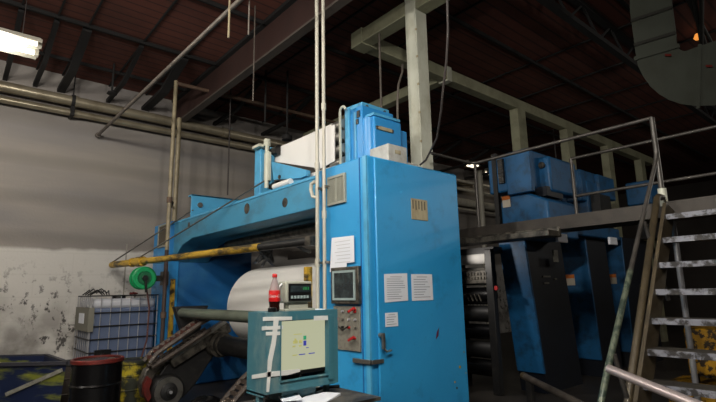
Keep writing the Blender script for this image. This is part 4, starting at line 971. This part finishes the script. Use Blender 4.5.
a = on(1, 3.9, 561, 246); b = on(1, 3.9, 614, 239)
MB().box(a.x, b.x+.3, 3.9, 5.2, 2.5, 2.72).build('cap_plate', 'blue_mid', u2, .02)
u3 = unit(604, 622, 633, 650, 662, 250, 350, 2.6, 'third blue press unit farthest right, partly behind the handrail', (613, 279))
# roller stack between cabinet and first unit
rs = thing('roller_stack', 'dark press frame stacked with ink rollers just right of the cabinet', 'printing press', (6.3, 5, 0))
RX = 6.62
ya = on(0, RX, 497, 300).y; yb2 = on(0, RX, 455, 300).y
MB().box(RX-.05, RX+.06, ya+.02, ya+.15, 0, 2.22).build('frame_post', 'black', rs, .01)
MB().box(RX, RX+.35, yb2, yb2+.15, 0, 2.22).build('frame_post', 'black', rs, .01)
MB().box(RX, RX+.35, ya, yb2, 2.16, 2.26).build('frame_top', 'black', rs)
for i, (py, r_, mt) in enumerate(((257, .11, 'paper'), (276, .15, 'steel'), (296, .14, 'drum'), (314, .13, 'black'), (332, .12, 'drum'), (350, .13, 'black'), (368, .13, 'drum'))):
    q = on(0, RX+.0, 480, py); MB().cyl((RX+.12, ya+.15, q.z), (RX+.12, yb2, q.z), r_, n=22).build('roller', mt, rs)
m = MB(); rnd = random.Random(3)
q = on(0, RX+.1, 478, 276)
for i in range(9):
    for j in range(2): m.box(RX-.05, RX-.03, q.y-.28+i*.06, q.y-.25+i*.06, q.z-.06+j*.07, q.z-.02+j*.07)
for i in range(4):
    q3 = on(0, RX+.1, 474+i*4, 297); m.bar((RX-.03, q3.y, q3.z-.06), (RX-.03, q3.y+.05, q3.z+.05), .02, .02)
m.box(RX-.032, RX-.028, q.y-.32, q.y+.28, q.z-.12, q.z+.08); m.build('printing_plate', 'greasy', rs)
q = on(0, RX-.02, 496, 288); MB().cyl((RX-.03, q.y, q.z), (RX, q.y, q.z), .035, n=12).build('stop_button', 'red', rs)
wl = thing('fill_light', 'small fill light added unseen under the catwalk to brighten the roller stack', 'fill light', (5.75, 5.05, ztop-.1))  # lamp added to brighten the rollers that other light does not reach
MB().cyl((5.75, 5.05, ztop-.06), (5.75, 5.05, ztop-.16), .02, n=8).lathe((5.75, 5.05, ztop-.24), [(.08, 0), (.07, .04), (.03, .09)], n=16).build('shade', 'black', wl)
l = bpy.data.lights.new('fill_glow', 'SPOT'); l.energy = 45; l.spot_size = 1.9; l.spot_blend = .6; l.shadow_soft_size = .05; l.color = (1, .93, .85)
lo = bpy.data.objects.new('fill_glow', l); C.objects.link(lo); lo.parent = wl; lo.location = (0, 0, -.16)
lo.rotation_euler = Vector((-.9, .25, .55)).to_track_quat('Z', 'Y').to_euler()
# upper press boxes above the catwalk
XU = 6.75
def P_(x, y, X=XU): return on(0, X, x, y)
ub = thing('press_tower', 'blue upper press housings with black grille standing above the catwalk', 'printing press', (XU+.4, 4.3, ztop))
a = P_(487, 158); b = P_(531, 190); z1u = P_(510, 153).z; z0u = P_(510, 191).z
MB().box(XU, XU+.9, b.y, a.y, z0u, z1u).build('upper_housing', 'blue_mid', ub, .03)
a1 = P_(506, 153, XU-.05); b1 = P_(534, 193, XU-.05)
MB().box(XU-.1, XU, b1.y, a1.y, b1.z+.03, a1.z-.02).build('access_cover', 'blue_mid', ub, .01)
g = P_(498, 160, XU-.02); g_ = P_(505, 183, XU-.02); gm = MB().box(XU-.05, XU, g_.y, g.y, g_.z, g.z).build('grille', 'blackp', ub)
m = MB()
for i in range(6): m.box(XU-.06, XU-.05, g_.y+.01, g.y-.01, g_.z+.04+i*(g.z-g_.z-.08)/5-.008, g_.z+.04+i*(g.z-g_.z-.08)/5+.008)
m.build('grille_bar', 'greasy', gm)
a = P_(536, 158, XU+.3); b = P_(552, 191, XU+.3)
MB().box(XU+.3, XU+1.2, b.y, a.y, b.z, a.z).build('side_housing', 'blue_mid', ub, .04)
q = P_(541, 165, XU+.25); MB().cyl((XU+.25, q.y, q.z), (XU+.3, q.y, q.z), .05, n=12).build('gauge', 'greasy', ub)
a = P_(500, 198); b = P_(550, 226)
MB().prism([(0, a.y, ztop-.05), (0, b.y, ztop-.05), (0, b.y, a.z-.15), (0, b.y+.3, a.z), (0, a.y-.05, a.z+.02), (0, a.y, a.z-.1)], 0, XU, XU+.9).build('lower_housing', 'blue_mid', ub, .03)
q = P_(506, 201, XU-.02); so = MB().box(XU-.014, XU, q.y-.07, q.y+.07, q.z-.1, q.z+.08).build('warning_sticker', 'label_or', ub); MB().box(XU-.018, XU-.012, q.y-.07, q.y+.07, q.z+.02, q.z+.08).build('sticker_band', 'orange', so)
MB().box(XU-.02, XU+.05, a.y+.02, a.y+.1, ztop-.05, z1u+.05).build('conduit_post', 'black', ub)
MB().box(XU+.2, XU+.7, b.y+.1, a.y-.1, a.z-.05, z0u+.02).build('neck', 'blue_dim', ub)
XV = 9.4
uc = thing('press_tower', 'farther dim blue press housings behind the second guard rail', 'printing press', (XV+.5, 4.6, ztop))
for i, (x0_, y0, x1_, y1, X) in enumerate(((563, 172, 583, 200, XV), (585, 176, 600, 197, XV+.6), (560, 185, 590, 214, XV+.2))):
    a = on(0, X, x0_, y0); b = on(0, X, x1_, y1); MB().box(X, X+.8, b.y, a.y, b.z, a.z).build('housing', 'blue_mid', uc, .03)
a = on(0, XV+.3, 560, 200); b = on(0, XV+.3, 600, 200)
MB().box(XV+.3, XV+.8, b.y, a.y, 2.73, a.z).build('base', 'black', uc)
a = on(0, 11.5, 625, 188); b = on(0, 11.5, 652, 203)
ud = thing('press_tower', 'farthest blue press housing seen behind the stair handrail', 'printing press', (12, 3, 0))
MB().box(11.5, 12.3, b.y, a.y, b.z, a.z+.1).build('housing', 'blue_mid', ud, .03)
MB().box(11.6, 12.2, b.y+.1, a.y-.1, 2.61, b.z).build('base', 'black', ud)
# small white lamps / boxes under catwalk
for i, (px, py) in enumerate(((563, 238), (614, 241))):
    q = on(1, 3.2, px, py)
    single('small_sign', MB().box(q.x-.14, q.x+.14, 3.2, 3.24, q.z-.06, q.z+.06), 'sheet', ('small white box under the catwalk above the first press unit', 'small white box under the catwalk above the third press unit')[i], 'box', bevel=.01)
    if i == 0 or 1:
        pass
# far hall seen in the gap: lit lamps, pale pipes
for i, (x, y, z, l) in enumerate(((19, 9.0, 5.2, 'distant lit fluorescent light in the gap right of the cabinet, highest'), (17, 8.9, 4.3, 'distant lit fluorescent light in the gap right of the cabinet, lower'))):
    pass
def far_lamp(px, py, Y, ln, label):
    q = on(1, Y, px, py); lamp(q.x, q.x+ln, Y, q.z, label, 'tube_off', 0, w=.3)
far_lamp(467, 164, 9.2, .5, 'distant small lit fluorescent light nearest the cabinet edge')
far_lamp(486, 172, 9.6, 1.2, 'distant lit fluorescent light left of the upper press housing')
m = MB()
for i, (px0, py0, px1, py1) in enumerate(((462, 180, 500, 190), (462, 190, 500, 196), (462, 203, 498, 207), (466, 212, 498, 212))):
    a = on(1, 9.9, px0, py0); b = on(1, 9.9, px1, py1)
    single('far_pipe', MB().tube([(a.x-1, 9.9, (a.z+b.z)/2), (b.x+3, 9.9, (a.z+b.z)/2)], (.05, .05, .13, .04)[i], 10), 'pipe_white', ('uppermost', 'second highest', 'thickest', 'lowest')[i]+' of the pale far pipes seen in the gap right of the cabinet', 'pipe')
q = on(1, 9.7, 481, 195)
single('far_post', MB().cyl((q.x, 9.7, 0), (q.x, 9.7, ZC-.2), .09, n=12), 'pipe_white', 'pale vertical post in the far gap right of the cabinet', 'post')
q = at(13, 557, 168)
rt = thing('sodium_lamp', 'small glowing orange lamp far off between the press housings', 'lamp', (q.x, q.y, q.z))
MB().lathe((q.x, q.y, q.z-.12), [(.03, 0), (.11, .05), (.11, .14), (.04, .2)], n=14).build('bulb', 'orange_lit', rt); MB().cyl((q.x, q.y, q.z+.07), (q.x, q.y, ZC), .02, n=8).lathe((q.x, q.y, q.z+.03), [(.14, 0), (.06, .07), (.03, .1)], n=14).build('stem', 'pipe_dark', rt)
q = on(0, 7.4, 632, 203)
single('small_orange_light', MB().lathe((X2+.02, on(0, X2, 631, 205).y, ztop), [(.015, 0), (.015, .03), (.03, .04), (.03, .08), (.01, .1)], n=12), 'orange', 'tiny orange beacon on the catwalk edge', 'beacon')

# ------------------------------------------------------------------ duct at upper right
du = thing('air_duct', 'big grey sheet metal air duct elbow under the roof at upper right', 'duct', (6.8, 1.6, 4.2))
dpt = [(630, 12), (632.5, 30), (636, 56), (638, 66), (643, 76), (650, 86), (659, 94), (669, 100), (681, 104), (696, 106), (724, 105)]
ipt = [(671, -2), (674, 20), (677, 44), (678, 47), (680, 49.5), (682, 50.5), (684, 51), (687, 50.5), (691, 49), (698, 46.5), (724, 38)]
dY = []
A_ = [at(6.3, *q) for q in dpt]; I2 = [at(6.3, *q) for q in ipt]
A_[0] = A_[0]; back = (at(1, 690, 60)-EYE).normalized()*.55
def band(i):
    m = MB(); a, b, c, d = A_[i], A_[i+1], I2[i+1], I2[i]
    m.hexa([a, b, c, d], [q+back for q in (a, b, c, d)]); return m
for i in range(len(A_)-1):
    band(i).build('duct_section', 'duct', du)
top = [at(6.3, 629, -25), A_[0], I2[0], at(6.3, 671, -38)]
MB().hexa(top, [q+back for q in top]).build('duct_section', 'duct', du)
for i in (2, 9):
    a = A_[i]; b = I2[i]; o_ = (a-b).normalized()*.03; fr2 = -back.normalized()*.03
    MB().hexa([a+o_+fr2, a+o_+back, b-o_+back, b-o_+fr2], [v+(A_[i+1]-A_[i]).normalized()*.05 for v in (a+o_+fr2, a+o_+back, b-o_+back, b-o_+fr2)]).build('flange', 'duct', du)
for t in (.2, .75):
    a = A_[0].lerp(A_[2], t); b = I2[0].lerp(I2[2], t); fr2 = -back.normalized()*.012
    MB().bar(a+fr2, b+fr2, .02, .04).build('strap', 'duct_seam', du)
q = at(6.28, 665, 55); MB().bar(q+fr2, q+RT*.08+fr2, .006, .03).build('sticker', 'red_rust', du)
q = at(6.28, 706, 66); MB().bar(q+fr2, q+RT*.08+fr2, .006, .03).build('sticker', 'red_rust', du)
# hidden far: amber glimmer behind duct = lamp
q = at(8.2, 697, 34)
rt = thing('amber_lamp', 'amber lit roof lamp glimpsed behind the duct elbow', 'lamp', q)
MB().lathe((q.x, q.y, q.z-.1), [(.04, 0), (.06, .03), (.03, .1)], n=14).build('bulb', 'orange_lit', rt); MB().cyl((q.x, q.y, q.z+.08), (q.x, q.y, ZC), .015, n=8).build('stem', 'pipe_dark', rt)
m = MB()
for i, px in enumerate((684, 692, 701, 712)):
    a = on(2, ZC-.35, px-10, -20); b = on(2, ZC-.35, px+6, 30)
    single('roof_conduit', MB().tube([(a.x, a.y, ZC-.22-.03*i), (b.x+1.5, b.y+.2*i, ZC-.22-.03*i)], .03, 8), 'duct_seam', ('first', 'second', 'third', 'fourth')[i]+' from the left of the dark conduits above the duct elbow', 'conduit')

# ------------------------------------------------------------------ world
w = bpy.data.worlds.new('world'); bpy.context.scene.world = w; w.use_nodes = True
bg = w.node_tree.nodes['Background']; bg.inputs['Color'].default_value = (.5, .55, .65, 1); bg.inputs['Strength'].default_value = .0
